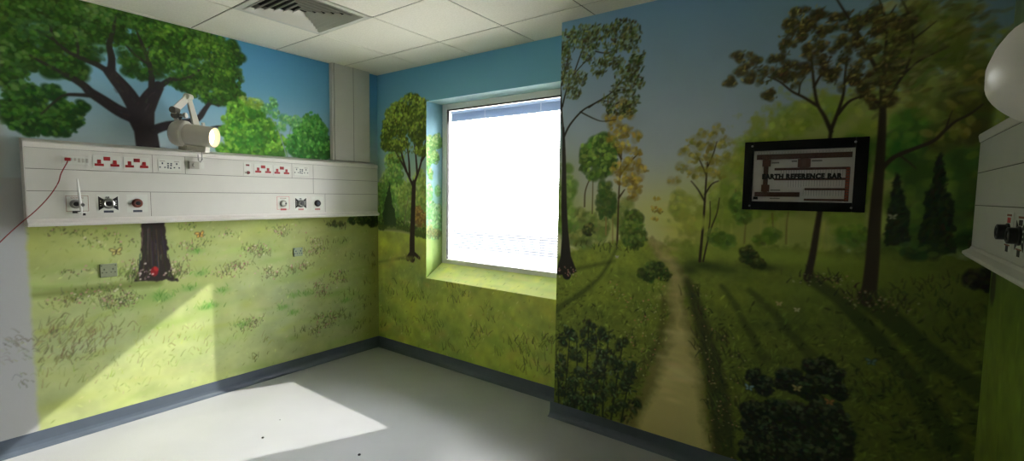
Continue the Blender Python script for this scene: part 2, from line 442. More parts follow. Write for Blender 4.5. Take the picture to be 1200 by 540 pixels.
for p in ((0.411, 0.625), (0.469, 0.653), (0.525, 0.576), (0.372, 0.572), (0.582, 0.605), (0.490, 0.509), (0.436, 0.492), (0.363, 0.688), (0.603, 0.512), (0.415, 0.708), (0.553, 0.677), (0.683, 0.603)): tuft(c, p[0], p[1], 18, .055, [B(104, 108, 66), B(88, 84, 58), B(120, 124, 76), B(100, 86, 64)], -.5, .009, .07, .7)
for p in ((0.403, 0.438), (0.515, 0.350), (0.681, 0.332), (0.818, 0.385), (0.767, 0.236), (0.641, 0.401), (0.960, 0.308), (1.179, 0.539), (1.207, 0.366), (1.289, 0.436), (1.407, 0.381), (1.665, 0.318), (1.043, 0.470), (0.894, 0.507)): tuft(c, p[0], p[1], 9, .05, [B(112, 124, 60), B(128, 140, 64), B(104, 96, 60)], -.2, .007, .06, .6)
for p in ((1.956, 0.322), (1.594, 0.195), (2.375, 0.421), (2.466, 0.354), (2.516, 0.593), (2.620, 0.425), (2.641, 0.506), (2.540, 0.222), (2.658, 0.290), (2.722, 0.663), (2.705, 0.920), (2.744, 0.831), (2.455, 0.944), (2.403, 1.077)): tuft(c, p[0], p[1], 10, .05, [B(66, 74, 32), B(84, 90, 40), B(50, 54, 28)], 0, .008, .045, .7)
for _ in range(900):
    u, v = rng.uniform(.36, 2.8), rng.uniform(.1, 1.32)
    q = rng.uniform(.003, .009); c.dab(u, v, q*1.5, q*.5, rng.normal(.7, .9), vary([B(100, 116, 56), B(170, 180, 110), B(112, 132, 60), B(160, 150, 120)][rng.integers(4)], .05), rng.uniform(.25, .6))
butterfly(c, *(0.739, 1.137), .030, B(176, 168, 96), B(70, 62, 40), .5)
butterfly(c, *(1.223, 1.219), .028, B(190, 150, 70), B(70, 52, 30), 1.2)
# trunk below the trunking
TK = (B(40, 34, 30), B(52, 44, 38), B(70, 60, 50))
c.poly([(0.877, 1.337), (1.011, 1.332), (1.016, 1.172), (1.027, 1.052), (1.049, 0.959), (1.083, 0.905), (1.007, 0.916), (0.933, 0.908), (0.857, 0.925), (0.816, 0.936), (0.850, 0.984), (0.873, 1.096), (0.877, 1.211)], TK[0], 1, .008, .006)
for _ in range(60):
    x = rng.uniform(0, 1); p0 = np.array((0.885, 1.314))*(1-x)+np.array((1.001, 1.309))*x; p1 = np.array((0.849, 0.961))*(1-x)+np.array((1.038, 0.936))*x
    a, b = sorted(rng.uniform(0, 1, 2)); c.line([tuple(p0+(p1-p0)*a), tuple(p0+(p1-p0)*(a*.3+b*.7)+rng.normal(0, .004, 2)), tuple(p0+(p1-p0)*b)], .007, .003, vary(TK[rng.integers(3)], .12), .6)
flowers(c, *(0.878, 0.974), 22, .03, .02, [B(170, 140, 150), B(120, 96, 104), B(196, 186, 176)], .006)
flowers(c, *(1.039, 0.972), 12, .03, .02, [B(150, 120, 120), B(180, 160, 150)], .006)
c.dab(*(0.940, 0.984), .022, .032, 0, B(120, 18, 22), .9); c.dab(*(0.950, 1.001), .012, .018, .5, B(170, 40, 36), .7); c.dab(*(0.930, 0.968), .006, .006, 0, B(230, 180, 170), .9)
for p in ((0.804, 0.978), (0.830, 0.946), (1.064, 0.933)): tuft(c, p[0], p[1], 16, .05, [B(54, 66, 30), B(84, 98, 44)], 0, .007, .04)
# ---- canopy under-layer, limbs, then leaves in front
G1 = (A(22, 46, 12), A(36, 66, 16), A(58, 88, 28)); G2 = (A(32, 62, 14), A(56, 92, 20), A(86, 120, 36)); GL = (A(18, 44, 14), A(30, 62, 16), A(54, 86, 28))
canopy = [(0.391, 2.582, 0.103, 0.048), (0.535, 2.633, 0.097, 0.040), (0.670, 2.651, 0.097, 0.041), (0.806, 2.641, 0.096, 0.048), (0.957, 2.643, 0.103, 0.050), (1.117, 2.644, 0.112, 0.057), (1.289, 2.633, 0.110, 0.060), (1.436, 2.610, 0.083, 0.062), (0.290, 2.266, 0.039, 0.103), (0.346, 2.493, 0.088, 0.103), (0.495, 2.557, 0.125, 0.088), (0.667, 2.579, 0.137, 0.092), (0.854, 2.549, 0.134, 0.097), (1.089, 2.557, 0.171, 0.103), (1.325, 2.534, 0.180, 0.121), (0.359, 2.334, 0.095, 0.095), (0.318, 2.170, 0.067, 0.085), (0.496, 2.422, 0.096, 0.069), (0.454, 2.275, 0.123, 0.069), (0.563, 2.240, 0.093, 0.050), (0.641, 2.430, 0.104, 0.103), (0.716, 2.511, 0.058, 0.105), (0.590, 2.337, 0.062, 0.050), (0.309, 2.390, 0.052, 0.140), (1.016, 2.426, 0.127, 0.091), (1.195, 2.374, 0.159, 0.095), (1.418, 2.396, 0.141, 0.125), (1.140, 2.281, 0.114, 0.047), (1.344, 2.259, 0.171, 0.087), (0.855, 2.345, 0.058, 0.071), (0.917, 2.293, 0.037, 0.033), (0.993, 2.331, 0.058, 0.056), (0.850, 2.441, 0.072, 0.054), (1.461, 2.254, 0.109, 0.064), (1.499, 2.551, 0.061, 0.063)]
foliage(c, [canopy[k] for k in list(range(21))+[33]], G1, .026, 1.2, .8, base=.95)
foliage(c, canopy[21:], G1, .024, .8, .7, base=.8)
for p in ((0.399, 2.462), (0.705, 2.421), (0.820, 2.444), (0.736, 2.382), (1.102, 2.354), (1.284, 2.465), (1.240, 2.443), (1.050, 2.286)): c.blob(p[0], p[1], .05, .02, A(92, 128, 140), .75, .3)
def limb(pts, w0, w1, col=None):
    w0, w1 = w0*.82, w1*.8; c.line(pts, w0, w1, A(30, 26, 28) if col is None else col, 1, 1.5)
    P = smooth(pts)
    for k in range(len(P)*2):
        i = rng.integers(len(P)-1); w = w0+(w1-w0)*i/len(P); o = rng.normal(0, w*.22, 2); c.line([(P[i][0]+o[0], P[i][1]+o[1]), (P[i+1][0]+o[0], P[i+1][1]+o[1])], w*.12, w*.06, vary(A(44, 38, 37), .12), .4)
c.poly([(0.871, 1.799), (1.004, 1.810), (0.993, 1.912), (0.976, 1.979), (0.979, 2.058), (1.006, 2.142), (1.038, 2.227), (0.995, 2.264), (0.950, 2.200), (0.901, 2.125), (0.850, 2.214), (0.808, 2.249), (0.830, 2.146), (0.854, 2.073), (0.799, 2.032), (0.833, 1.994), (0.862, 1.920)], A(34, 29, 30), 1, .008)
limb([(0.870, 2.010), (0.791, 2.042), (0.708, 2.098), (0.653, 2.136), (0.622, 2.171), (0.554, 2.213), (0.481, 2.248), (0.398, 2.296)], .10, .018)
limb([(0.660, 2.116), (0.580, 2.108), (0.526, 2.093), (0.480, 2.041), (0.426, 1.969)], .028, .010)
limb([(0.890, 2.057), (0.839, 2.158), (0.785, 2.234), (0.749, 2.280)], .13, .075)
limb([(0.761, 2.266), (0.700, 2.306), (0.636, 2.327), (0.575, 2.348), (0.531, 2.377), (0.496, 2.422), (0.491, 2.479)], .045, .010)
limb([(0.757, 2.271), (0.765, 2.367), (0.756, 2.449), (0.780, 2.539), (0.793, 2.637)], .055, .014)
limb([(0.621, 2.329), (0.546, 2.371), (0.474, 2.421), (0.409, 2.455)], .018, .008); limb([(0.602, 2.350), (0.605, 2.421), (0.588, 2.476)], .018, .006)
limb([(0.918, 2.083), (0.959, 2.168), (1.009, 2.244)], .12, .07)
limb([(0.970, 2.215), (0.969, 2.326), (0.949, 2.421), (0.924, 2.503), (0.896, 2.582)], .05, .012)
limb([(0.948, 2.377), (0.885, 2.417), (0.834, 2.474)], .02, .008); limb([(0.949, 2.421), (0.970, 2.493)], .014, .006)
limb([(0.999, 2.220), (1.080, 2.298), (1.151, 2.312), (1.216, 2.355), (1.272, 2.420)], .045, .012)
limb([(0.974, 1.944), (1.049, 1.982), (1.141, 2.011), (1.238, 2.054), (1.290, 2.134), (1.325, 2.176), (1.376, 2.165)], .075, .018)
limb([(1.214, 1.972), (1.314, 1.996), (1.371, 2.016), (1.430, 2.016)], .026, .010); limb([(1.365, 2.009), (1.405, 1.982), (1.434, 1.947)], .016, .008)
foliage(c, canopy, G1, .015, .42, .7, base=0)
foliage(c, [(1.090, 2.580, 0.181, 0.080), (1.324, 2.510, 0.192, 0.110), (1.417, 2.371, 0.129, 0.100), (1.195, 2.362, 0.149, 0.071), (1.344, 2.234, 0.137, 0.056), (1.035, 2.419, 0.098, 0.057)], G2, .016, .62, .7, base=0)
for q, w0, w1 in ((((0.622, 2.171), (0.554, 2.213), (0.481, 2.248), (0.398, 2.296)), .026, .010), (((0.700, 2.306), (0.636, 2.327), (0.575, 2.348), (0.531, 2.377), (0.496, 2.422), (0.491, 2.479)), .028, .008), (((0.765, 2.367), (0.756, 2.449), (0.780, 2.539), (0.792, 2.627)), .038, .009), (((0.621, 2.329), (0.546, 2.371), (0.474, 2.421), (0.412, 2.452)), .014, .006), (((0.602, 2.350), (0.605, 2.421), (0.592, 2.472)), .012, .005),
                 (((0.971, 2.237), (0.969, 2.326), (0.949, 2.421), (0.924, 2.503), (0.900, 2.567)), .032, .008), (((0.948, 2.377), (0.885, 2.417), (0.838, 2.470)), .014, .006), (((1.009, 2.233), (1.080, 2.298), (1.151, 2.312), (1.216, 2.355)), .028, .009)):
    c.line(list(q), w0, w1, A(32, 30, 26), .8, 1.4)
foliage(c, [(0.367, 2.066, 0.090, 0.077), (0.482, 2.100, 0.052, 0.044), (0.322, 1.964, 0.068, 0.096), (0.432, 1.940, 0.123, 0.089), (0.545, 1.986, 0.077, 0.082), (0.488, 1.898, 0.089, 0.050), (0.601, 2.034, 0.036, 0.041), (0.377, 1.885, 0.077, 0.048)], GL, .016, 1.2, .8, base=.95)
foliage(c, canopy, G1, .014, .10, .7, base=0)
for q in (((0.652, 2.110), (0.580, 2.108), (0.526, 2.093), (0.480, 2.041), (0.426, 1.969)),): c.line(list(q), .018, .007, A(32, 30, 26), .85, 1.4)
foliage(c, [(0.322, 2.255, 0.073, 0.104), (0.316, 2.113, 0.060, 0.057), (0.420, 2.478, 0.091, 0.097), (0.687, 2.595, 0.098, 0.073), (0.565, 2.460, 0.077, 0.060)], (A(34, 60, 26), A(56, 84, 40), A(84, 108, 58)), .018, .5, .7, base=0)
# lighter trees to the right of it
B1 = (A(42, 80, 20), A(66, 108, 28), A(96, 138, 44)); B2 = (A(30, 74, 24), A(46, 98, 34), A(74, 126, 52)); B3 = (A(88, 112, 44), A(112, 136, 56), A(134, 156, 76))
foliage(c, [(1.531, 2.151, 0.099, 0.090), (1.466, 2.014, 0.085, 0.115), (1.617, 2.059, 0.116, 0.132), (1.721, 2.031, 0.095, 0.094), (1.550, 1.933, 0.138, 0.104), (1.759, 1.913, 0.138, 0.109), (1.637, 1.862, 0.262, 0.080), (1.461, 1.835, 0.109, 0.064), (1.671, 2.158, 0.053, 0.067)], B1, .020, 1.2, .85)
foliage(c, [(1.633, 2.179, 0.078, 0.066), (1.589, 1.977, 0.154, 0.105), (1.492, 2.069, 0.061, 0.052)], (A(34, 78, 22), A(54, 104, 28), A(88, 134, 40)), .018, .9, .8, base=.3)
foliage(c, [(1.647, 2.221, 0.058, 0.046), (1.571, 2.234, 0.050, 0.038)], B3, .015, .9, .7, base=.3)
for q in (((1.884, 1.827), (1.858, 1.922), (1.818, 2.043), (1.765, 2.131), (1.732, 2.194)), ((1.891, 1.827), (1.894, 1.940), (1.926, 2.069), (1.964, 2.102))): c.line(list(q), .012, .006, A(92, 110, 110), .8)
foliage(c, [(1.732, 2.194, 0.047, 0.040), (1.781, 2.242, 0.034, 0.048), (1.807, 2.164, 0.035, 0.034), (1.877, 2.133, 0.050, 0.034), (1.964, 2.130, 0.067, 0.050), (1.847, 2.074, 0.043, 0.034), (1.978, 2.075, 0.052, 0.042)], (A(62, 110, 62), A(86, 134, 76), A(112, 152, 96)), .015, 1, .75, base=.4)
foliage(c, [(2.117, 2.136, 0.087, 0.087), (2.068, 2.014, 0.124, 0.116), (2.179, 2.026, 0.098, 0.133), (1.990, 1.920, 0.106, 0.086), (2.113, 1.902, 0.191, 0.089), (2.260, 1.914, 0.084, 0.076), (1.931, 1.957, 0.045, 0.056)], B2, .019, 1.25, .85)
# unpainted wall left of the mural and beside the trunking
PW = np.clip(np.array([174, 176, 176])/255., 0, 1)
edge = .335+.003*fnoise((c.ny, 1), 12, 3)
low = c.V < 1.60
m = (np.clip((edge-c.U)/.022+.5, 0, 1)*low)[..., None]; c.img = c.img*(1-m)+PW*m
m = (np.clip((.26-c.U+.02*N1)/.05+.5, 0, 1)*(~low))[..., None]; c.img = c.img*(1-m)+PW*m
for p in ((0.251, 0.684), (0.289, 0.635), (0.267, 0.600), (0.307, 0.569), (0.278, 0.536), (0.309, 0.456), (0.332, 0.644), (0.256, 0.653), (0.292, 0.389)): tuft(c, p[0], p[1], 6, .04, [B(112, 112, 96), B(96, 92, 80), B(130, 132, 108)], 1.0, .007, .03, .7)

# ================================================================== window wall
CW = Canvas(2.21, 2.676, .005); c = CW
A, B = Palette(4.7), Palette(4.4)
N1 = fnoise(c.img.shape[:2], 50, 4); N2 = fnoise(c.img.shape[:2], 16, 3)
sky = ramp((c.V-1.2)/1.48, [(0, A(112, 112, 76)), (.3, A(96, 108, 92)), (.6, A(66, 96, 104)), (1, A(52, 88, 108))])
grass = ramp(c.V/1.1+N1*.05, [(0, B(88, 100, 38)), (.5, B(96, 104, 42)), (.85, B(100, 104, 44)), (1, B(104, 112, 44))])
grass = grass*(1+.05*N2[..., None]+.05*N1[..., None]*np.array([1, .7, -.5]))
hz = 1.16-.06*np.clip(c.U-.3, 0, 1)
m = np.clip((c.V-hz)/.02, 0, 1)[..., None]; c.img[:] = grass*(1-m)+sky*m
foliage(c, [(0.250, 1.834, 0.149, 0.113), (0.236, 1.640, 0.163, 0.179), (0.272, 1.429, 0.162, 0.196), (0.054, 1.440, 0.105, 0.218), (0.121, 1.574, 0.116, 0.166)], (A(56, 82, 36), A(78, 108, 46), A(104, 128, 62)), .022, .9, .7)
foliage(c, [(0.605, 1.553, 0.113, 0.218), (0.442, 1.465, 0.142, 0.207), (0.650, 1.360, 0.090, 0.171), (0.750, 1.440, 0.219, 0.230)], (A(66, 84, 38), A(88, 102, 48), A(104, 116, 58)), .022, .9, .6)
foliage(c, [(0.582, 1.326, 0.080, 0.102), (0.661, 1.298, 0.068, 0.077)], (A(64, 52, 28), A(88, 70, 34), A(104, 88, 46)), .016, .9, .7)
foliage(c, [(0.320, 1.251, 0.074, 0.057), (0.441, 1.225, 0.120, 0.040), (0.605, 1.186, 0.103, 0.039), (0.052, 1.238, 0.106, 0.059), (0.805, 1.182, 0.216, 0.061)], (A(34, 46, 18), A(48, 62, 26), A(64, 80, 34)), .015, 1, .8)
c.poly([(0.173, 1.657), (0.210, 1.509), (0.259, 1.347), (0.270, 1.216), (0.078, 1.206), (0.080, 1.340), (0.133, 1.508)], A(28, 40, 22), .95, .006, .010)
c.line([(0.393, 1.255), (0.418, 1.400), (0.454, 1.497)], .016, .008, A(60, 56, 40), .6)
c.line([(-0.042, 1.200), (0.344, 1.203), (0.695, 1.160), (1.015, 1.136)], .05, .05, B(46, 56, 22), .7, 5)
TKW = A(30, 24, 20)
c.line([(0.500, 0.931), (0.500, 1.116), (0.513, 1.355), (0.525, 1.639)], .075, .050, TKW, 1, 1.4); c.line([(0.440, 0.926), (0.500, 0.988), (0.593, 0.948)], .05, .03, TKW, 1, 1.5)
for q in (((0.525, 1.592), (0.420, 1.750), (0.300, 1.897), (0.201, 2.030)), ((0.525, 1.623), (0.605, 1.778), (0.661, 1.944), (0.695, 2.049)), ((0.420, 1.750), (0.349, 1.943), (0.350, 2.133)), ((0.571, 1.717), (0.549, 1.903), (0.515, 2.090)), ((0.467, 1.702), (0.456, 1.860), (0.421, 2.018)), ((0.628, 1.839), (0.717, 1.927))): c.line(list(q), .030, .010, TKW, 1, 1.3)
CR1 = (A(40, 50, 16), A(62, 74, 22), A(92, 106, 38))
foliage(c, [(0.469, 2.356, 0.163, 0.092), (0.302, 2.294, 0.182, 0.103), (0.190, 2.176, 0.126, 0.112), (0.374, 2.162, 0.215, 0.125), (0.583, 2.269, 0.112, 0.136), (0.583, 2.086, 0.113, 0.107), (0.151, 2.017, 0.102, 0.081), (0.325, 1.992, 0.146, 0.064), (0.661, 2.202, 0.089, 0.181), (0.628, 1.931, 0.090, 0.061), (0.126, 2.099, 0.077, 0.065)], CR1, .020, 1.15, .85, base=.6)
foliage(c, [(0.250, 1.867, 0.124, 0.048), (0.444, 1.939, 0.094, 0.039)], CR1, .014, .5, .8, base=0)
c.line([(0.500, 0.939), (0.293, 0.912), (0.008, 0.852)], .035, .02, B(60, 64, 28), .7, 4)
for p in ((0.464, 0.928), (0.558, 0.937)): tuft(c, p[0], p[1], 10, .04, [B(46, 44, 24), B(70, 66, 36)], 0, .007, .05)
TD = [B(44, 52, 18), B(60, 70, 24), B(36, 40, 18), B(76, 84, 30)]
for _ in range(150):
    u, v = rng.uniform(0, 2.2), rng.uniform(.1, .95); c.blob(u, v, rng.uniform(.03, .12), rng.uniform(.02, .05), vary([B(78, 92, 32), B(112, 116, 52), B(104, 100, 44), B(72, 92, 34), B(112, 98, 46)][rng.integers(5)], .03), rng.uniform(.15, .45), rng.normal(.2, .3))
for p in ((0.164, 0.570), (0.240, 0.547), (0.390, 0.634), (0.439, 0.575), (0.510, 0.536), (0.604, 0.614), (0.661, 0.558), (0.695, 0.451), (0.785, 0.419), (0.763, 0.288), (0.627, 0.360), (0.829, 0.348), (1.316, 0.406), (1.279, 0.325), (1.372, 0.387), (1.675, 0.347), (1.727, 0.302), (1.775, 0.381), (1.935, 0.400), (1.997, 0.360), (2.026, 0.445), (1.859, 0.222), (1.779, 0.162), (1.922, 0.290), (2.001, 0.201), (1.058, 0.721), (1.018, 0.610), (1.168, 0.676), (1.407, 0.595), (1.463, 0.504), (1.241, 0.258), (1.556, 0.251), (0.289, 0.301), (0.413, 0.206), (0.109, 0.357), (0.055, 0.226), (1.021, 0.167), (1.995, 0.465), (1.879, 0.415), (1.825, 0.323)):
    tuft(c, p[0], p[1], 9, .075, TD, .15, .010, .045, .75)
for _ in range(420):
    u, v = rng.uniform(0, 2.2), rng.uniform(.1, 1.08); q = rng.uniform(.004, .010)
    c.dab(u, v, q*1.6, q*.5, rng.normal(1.2, .5), vary([B(64, 74, 26), B(116, 124, 60), B(84, 76, 36), B(120, 116, 80)][rng.integers(4)], .05), rng.uniform(.3, .65))

# ---- left reveal and sloping sill of the recess
CV = Canvas(.205, 1.60, .004); c = CV; A = Palette(.85)
N1 = fnoise(c.img.shape[:2], 14, 3)
c.img[:] = ramp(c.V/1.6, [(0, A(150, 176, 92)), (.24, A(150, 182, 104)), (.27, A(128, 184, 140)), (.62, A(150, 196, 210)), (1, A(140, 188, 208))])*(1+.02*N1[..., None])
GV = (A(96, 150, 74), A(136, 182, 98), A(178, 204, 128)); GV2 = (A(110, 166, 100), A(140, 190, 124), A(168, 206, 150))
foliage(c, [(.05, 1.20, .07, .10), (.14, 1.25, .06, .07), (.02, 1.08, .05, .10), (.11, 1.10, .05, .06), (.05, .95, .03, .05)], GV, .016, 1.6, .85)
foliage(c, [(.05, .62, .07, .10), (.14, .56, .07, .12), (.10, .45, .10, .10), (.03, .78, .045, .08), (.15, .80, .03, .05)], GV2, .016, 1.6, .85)
foliage(c, [(.05, .42, .05, .06), (.13, .40, .06, .05)], (A(104, 120, 66), A(140, 150, 84), A(166, 172, 104)), .014, .9, .7)
CS = Canvas(1.42, .24, .005); c = CS; A = Palette(1.75)
N1 = fnoise(c.img.shape[:2], 14, 3)
c.img[:] = A(182, 196, 118)*(1+.03*N1[..., None]*np.array([1, .7, -.6]))
for _ in range(90): c.blob(rng.uniform(0, 1.41), rng.uniform(0, .23), rng.uniform(.03, .1), rng.uniform(.01, .03), vary([A(166, 186, 104), A(190, 204, 128), A(186, 190, 118), A(168, 196, 120)][rng.integers(4)], .03), .35)
for _ in range(40): c.dab(rng.uniform(0, 1.41), rng.uniform(0, .2), .010, .004, rng.normal(1.2, .4), A(112, 136, 66), .4)

# ================================================================== boxed-out wall: woodland path
CR = Canvas(2.11, 2.676, .004); c = CR; A = Palette(4.9)
N1 = fnoise(c.img.shape[:2], 90, 4); N2 = fnoise(c.img.shape[:2], 22, 4); N3 = fnoise(c.img.shape[:2], 6, 3)
sk = ramp((c.V-1.15)/1.55, [(0, A(132, 124, 90)), (.18, A(116, 114, 98)), (.42, A(98, 104, 108)), (.72, A(78, 93, 106)), (1, A(62, 86, 106))])
rt = np.clip((c.U-.9)/1.2, 0, 1)[..., None]*.45; sk = sk*(1-rt)+A(48, 66, 70)*rt
c.img[:] = sk*(1+.012*N1[..., None])
# hazy woodland masses
for p, a, b, col, al in (((0.682, 1.443), .22, .16, A(132, 124, 70), .7), ((0.296, 1.347), .22, .16, A(92, 100, 46), .75), ((0.065, 1.507), .10, .25, A(80, 92, 44), .7), ((0.972, 1.429), .26, .22, A(96, 104, 40), .75), ((0.835, 1.350), .12, .10, A(110, 112, 44), .7)): c.blob(p[0], p[1], a, b, col, al)
hz = [(1.030, 1.734), (1.112, 1.813), (1.165, 1.908), (1.249, 1.980), (1.353, 2.029), (1.460, 2.042), (1.594, 2.059), (1.719, 2.059), (1.835, 2.081), (1.942, 2.138), (2.034, 2.226), (2.130, 2.142), (2.186, 1.287), (0.745, 1.143), (0.835, 1.350), (0.966, 1.571)]
c.poly(hz, A(80, 86, 32), .85, .10, .05)
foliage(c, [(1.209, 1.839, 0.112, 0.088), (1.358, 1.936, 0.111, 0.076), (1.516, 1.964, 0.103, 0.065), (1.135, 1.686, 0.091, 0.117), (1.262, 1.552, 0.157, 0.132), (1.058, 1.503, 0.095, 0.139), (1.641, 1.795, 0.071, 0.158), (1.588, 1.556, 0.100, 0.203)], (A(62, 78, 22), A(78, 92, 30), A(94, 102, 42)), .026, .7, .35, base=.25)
foliage(c, [(1.249, 1.824, 0.094, 0.052), (1.132, 1.731, 0.067, 0.072), (1.341, 1.895, 0.075, 0.042)], (A(72, 84, 22), A(88, 94, 34), A(102, 104, 44)), .020, .7, .35, base=.2)
foliage(c, [(1.791, 1.863, 0.089, 0.083), (1.775, 1.731, 0.072, 0.115), (1.615, 1.677, 0.052, 0.160), (1.855, 1.747, 0.074, 0.112)], (A(30, 54, 16), A(42, 68, 20), A(56, 80, 26)), .035, .9, .6)
foliage(c, [(1.869, 1.986, 0.141, 0.092), (1.814, 2.194, 0.173, 0.148), (1.935, 2.245, 0.108, 0.142), (1.762, 2.350, 0.118, 0.074), (1.974, 2.045, 0.079, 0.071)], (A(52, 58, 22), A(68, 70, 30), A(88, 88, 44)), .035, .8, .5)
foliage(c, [(1.945, 1.653, 0.092, 0.146), (2.009, 1.489, 0.079, 0.145), (1.883, 1.523, 0.113, 0.150), (2.037, 1.669, 0.037, 0.142)], (A(30, 44, 14), A(40, 56, 18), A(52, 66, 22)), .040, .9, .6)
foliage(c, [(1.977, 1.921, 0.069, 0.079), (1.935, 1.817, 0.082, 0.051), (2.017, 1.987, 0.036, 0.106), (2.007, 1.848, 0.037, 0.049)], (A(36, 40, 14), A(54, 54, 20), A(74, 70, 32)), .026, .9, .7)
for _ in range(46):
    p = (1.008, 1.642); x = rng.uniform(p[0]-.12, p[0]+.55); y = rng.uniform(1.25, 1.45); c.line([(x, y), (x+rng.normal(0, .01), y-.22)], .012, .006, vary(A(112, 112, 50), .08), rng.uniform(.08, .3), 2)
for q in (((1.356, 1.310), (1.354, 1.414), (1.359, 1.475)), ((1.111, 1.476), (1.106, 1.586)), ((1.161, 1.300), (1.164, 1.405)), ((1.286, 1.464), (1.295, 1.376))): c.line(list(q), .010, .006, A(62, 56, 26), .7)
# ground
g0 = [(-0.019, 1.126), (0.238, 1.227), (0.473, 1.266), (0.647, 1.283), (0.838, 1.281), (1.068, 1.270), (1.275, 1.295), (1.499, 1.295), (1.762, 1.324), (1.939, 1.300), (2.197, 1.309), (2.256, 0.408), (-0.052, -0.476), (-0.086, 1.000)]
gp = ramp((c.V)/1.2+N1*.03, [(0, A(52, 60, 20)), (.3, A(58, 66, 22)), (.55, A(66, 74, 26)), (.8, A(74, 84, 28)), (1, A(84, 94, 34))])
lf = np.clip((c.U-.55)/1.4, 0, 1)[..., None]*.72; gp = gp*.93; gp = gp*(1-lf)+A(30, 36, 12)*lf*1.0+0*gp
gp = gp*(1+.06*N2[..., None]*np.array([1, .8, .4])+.05*N3[..., None])
old = c.img.copy(); c.img[:] = gp; new = c.img.copy(); c.img = old
mk = Canvas(2.11, 2.676, .004); mk.poly(g0, np.ones(3), 1, .03, .012); m = mk.img[..., :1]; c.img = c.img*(1-m)+new*m
for p, a, b, col, al in (((1.278, 1.241), .45, .05, A(84, 96, 34), .7), ((1.642, 1.192), .35, .06, A(62, 74, 22), .55), ((1.401, 1.078), .25, .05, A(60, 72, 24), .5), ((0.307, 0.988), .18, .05, A(80, 88, 32), .5), ((1.890, 1.181), .2, .07, A(52, 60, 20), .5), ((1.866, 1.340), .30, .04, A(24, 38, 12), .8)): c.blob(p[0], p[1], a, b, col, al)
# painted shade of trunks across the grass
for q, w0, w1, al in ((((1.472, 1.139), (1.599, 1.054), (1.756, 0.883), (1.904, 0.696), (2.018, 0.474)), .05, .09, .7), (((1.701, 1.069), (1.812, 0.982), (1.938, 0.861), (2.082, 0.754), (2.137, 0.701)), .09, .07, .75), (((1.060, 1.056), (1.125, 0.970), (1.217, 0.812), (1.284, 0.696)), .025, .05, .5), (((1.198, 1.051), (1.311, 0.953), (1.433, 0.818), (1.529, 0.729)), .03, .06, .5), (((0.430, 1.209), (0.335, 1.036), (0.185, 0.893), (-0.010, 0.747)), .014, .045, .5), (((0.077, 1.030), (0.242, 1.082), (0.421, 1.133)), .03, .02, .4)):
    c.line(list(q), w0, w1, A(22, 28, 10), al, 5)
# grass strokes
for _ in range(4200):
    u, v = rng.uniform(0, 2.11), rng.uniform(.08, 1.1)*rng.uniform(.6, 1)
    base = c.img[min(c.ny-1, int(v/.004)), min(c.nx-1, int(u/.004))]; q = rng.uniform(.006, .018)
    c.dab(u, v, q, q*.3, rng.normal(.9, .7), np.clip(base*rng.choice([.5, .72, 1.16, 1.36])+rng.normal(0, .010, 3), 0, 1), rng.uniform(.3, .8))
# path
pl = [(0.631, 1.282), (0.659, 1.238), (0.703, 1.180), (0.766, 1.115), (0.755, 1.017), (0.770, 0.892), (0.754, 0.760), (0.724, 0.624), (0.667, 0.452), (0.590, 0.297), (0.467, 0.066), (0.434, -0.203)]
pr = [(1.101, 0.041), (1.053, 0.200), (1.019, 0.340), (0.995, 0.483), (0.960, 0.649), (0.916, 0.790), (0.882, 0.909), (0.854, 1.005), (0.870, 1.096), (0.804, 1.169), (0.742, 1.224), (0.678, 1.285)]
c.poly(pl+pr, A(66, 62, 32), .85, .045, .015)
pl2 = [(0.641, 1.283), (0.680, 1.219), (0.744, 1.153), (0.797, 1.088), (0.792, 0.971), (0.807, 0.846), (0.793, 0.690), (0.749, 0.499), (0.663, 0.263), (0.592, 0.105), (0.578, -0.150)]
pr2 = [(1.052, 0.023), (1.006, 0.210), (0.971, 0.376), (0.944, 0.571), (0.889, 0.735), (0.854, 0.880), (0.830, 1.002), (0.841, 1.083), (0.784, 1.157), (0.721, 1.222), (0.668, 1.285)]
c.poly(pl2+pr2, A(110, 104, 66), .8, .07, .01)
for _ in range(90):
    p = np.array((0.768, 1.196)) if rng.random() < .3 else np.array((0.821, 0.490)); c.blob(p[0]+rng.normal(0, .05), p[1]+rng.normal(0, .18), .06, .015, vary(A(114, 106, 70), .05), .25, rng.normal(0, .1))
foliage(c, [(0.685, 1.106, 0.073, 0.046), (0.633, 1.070, 0.063, 0.037), (0.737, 1.081, 0.040, 0.035)], (A(24, 34, 12), A(34, 46, 16), A(50, 62, 24)), .014, 1.2, .8)
c.blob(*(0.961, 1.160), .11, .03, A(26, 36, 12), .85); c.blob(*(0.883, 1.127), .05, .03, A(26, 34, 12), .8); c.blob(*(1.074, 1.148), .08, .02, A(30, 40, 14), .6)
c.line([(0.876, 1.057), (0.940, 0.893), (1.005, 0.683), (1.069, 0.453), (1.123, 0.049)], .05, .13, A(24, 27, 11), .75, 9)
c.line([(0.742, 0.939), (0.730, 0.730), (0.663, 0.558), (0.582, 0.388)], .03, .05, A(40, 40, 16), .55, 7)
for q in ((0.917, 0.989), (0.960, 0.872), (1.001, 0.757), (1.025, 0.639), (1.057, 0.523), (1.080, 0.407), (1.103, 0.290), (1.038, 0.543), (0.986, 0.680), (1.056, 0.350), (1.100, 0.165), (1.165, 0.285), (1.133, 0.421), (1.188, 0.532), (1.156, 0.668), (1.092, 0.750)):
    tuft(c, q[0], q[1], 16, .06, [A(20, 24, 10), A(40, 48, 18), A(28, 32, 14)], .5, .009, .035, .8); flowers(c, q[0], q[1], 6, .03, .04, [A(120, 84, 64), A(110, 104, 70)], .004, .7)
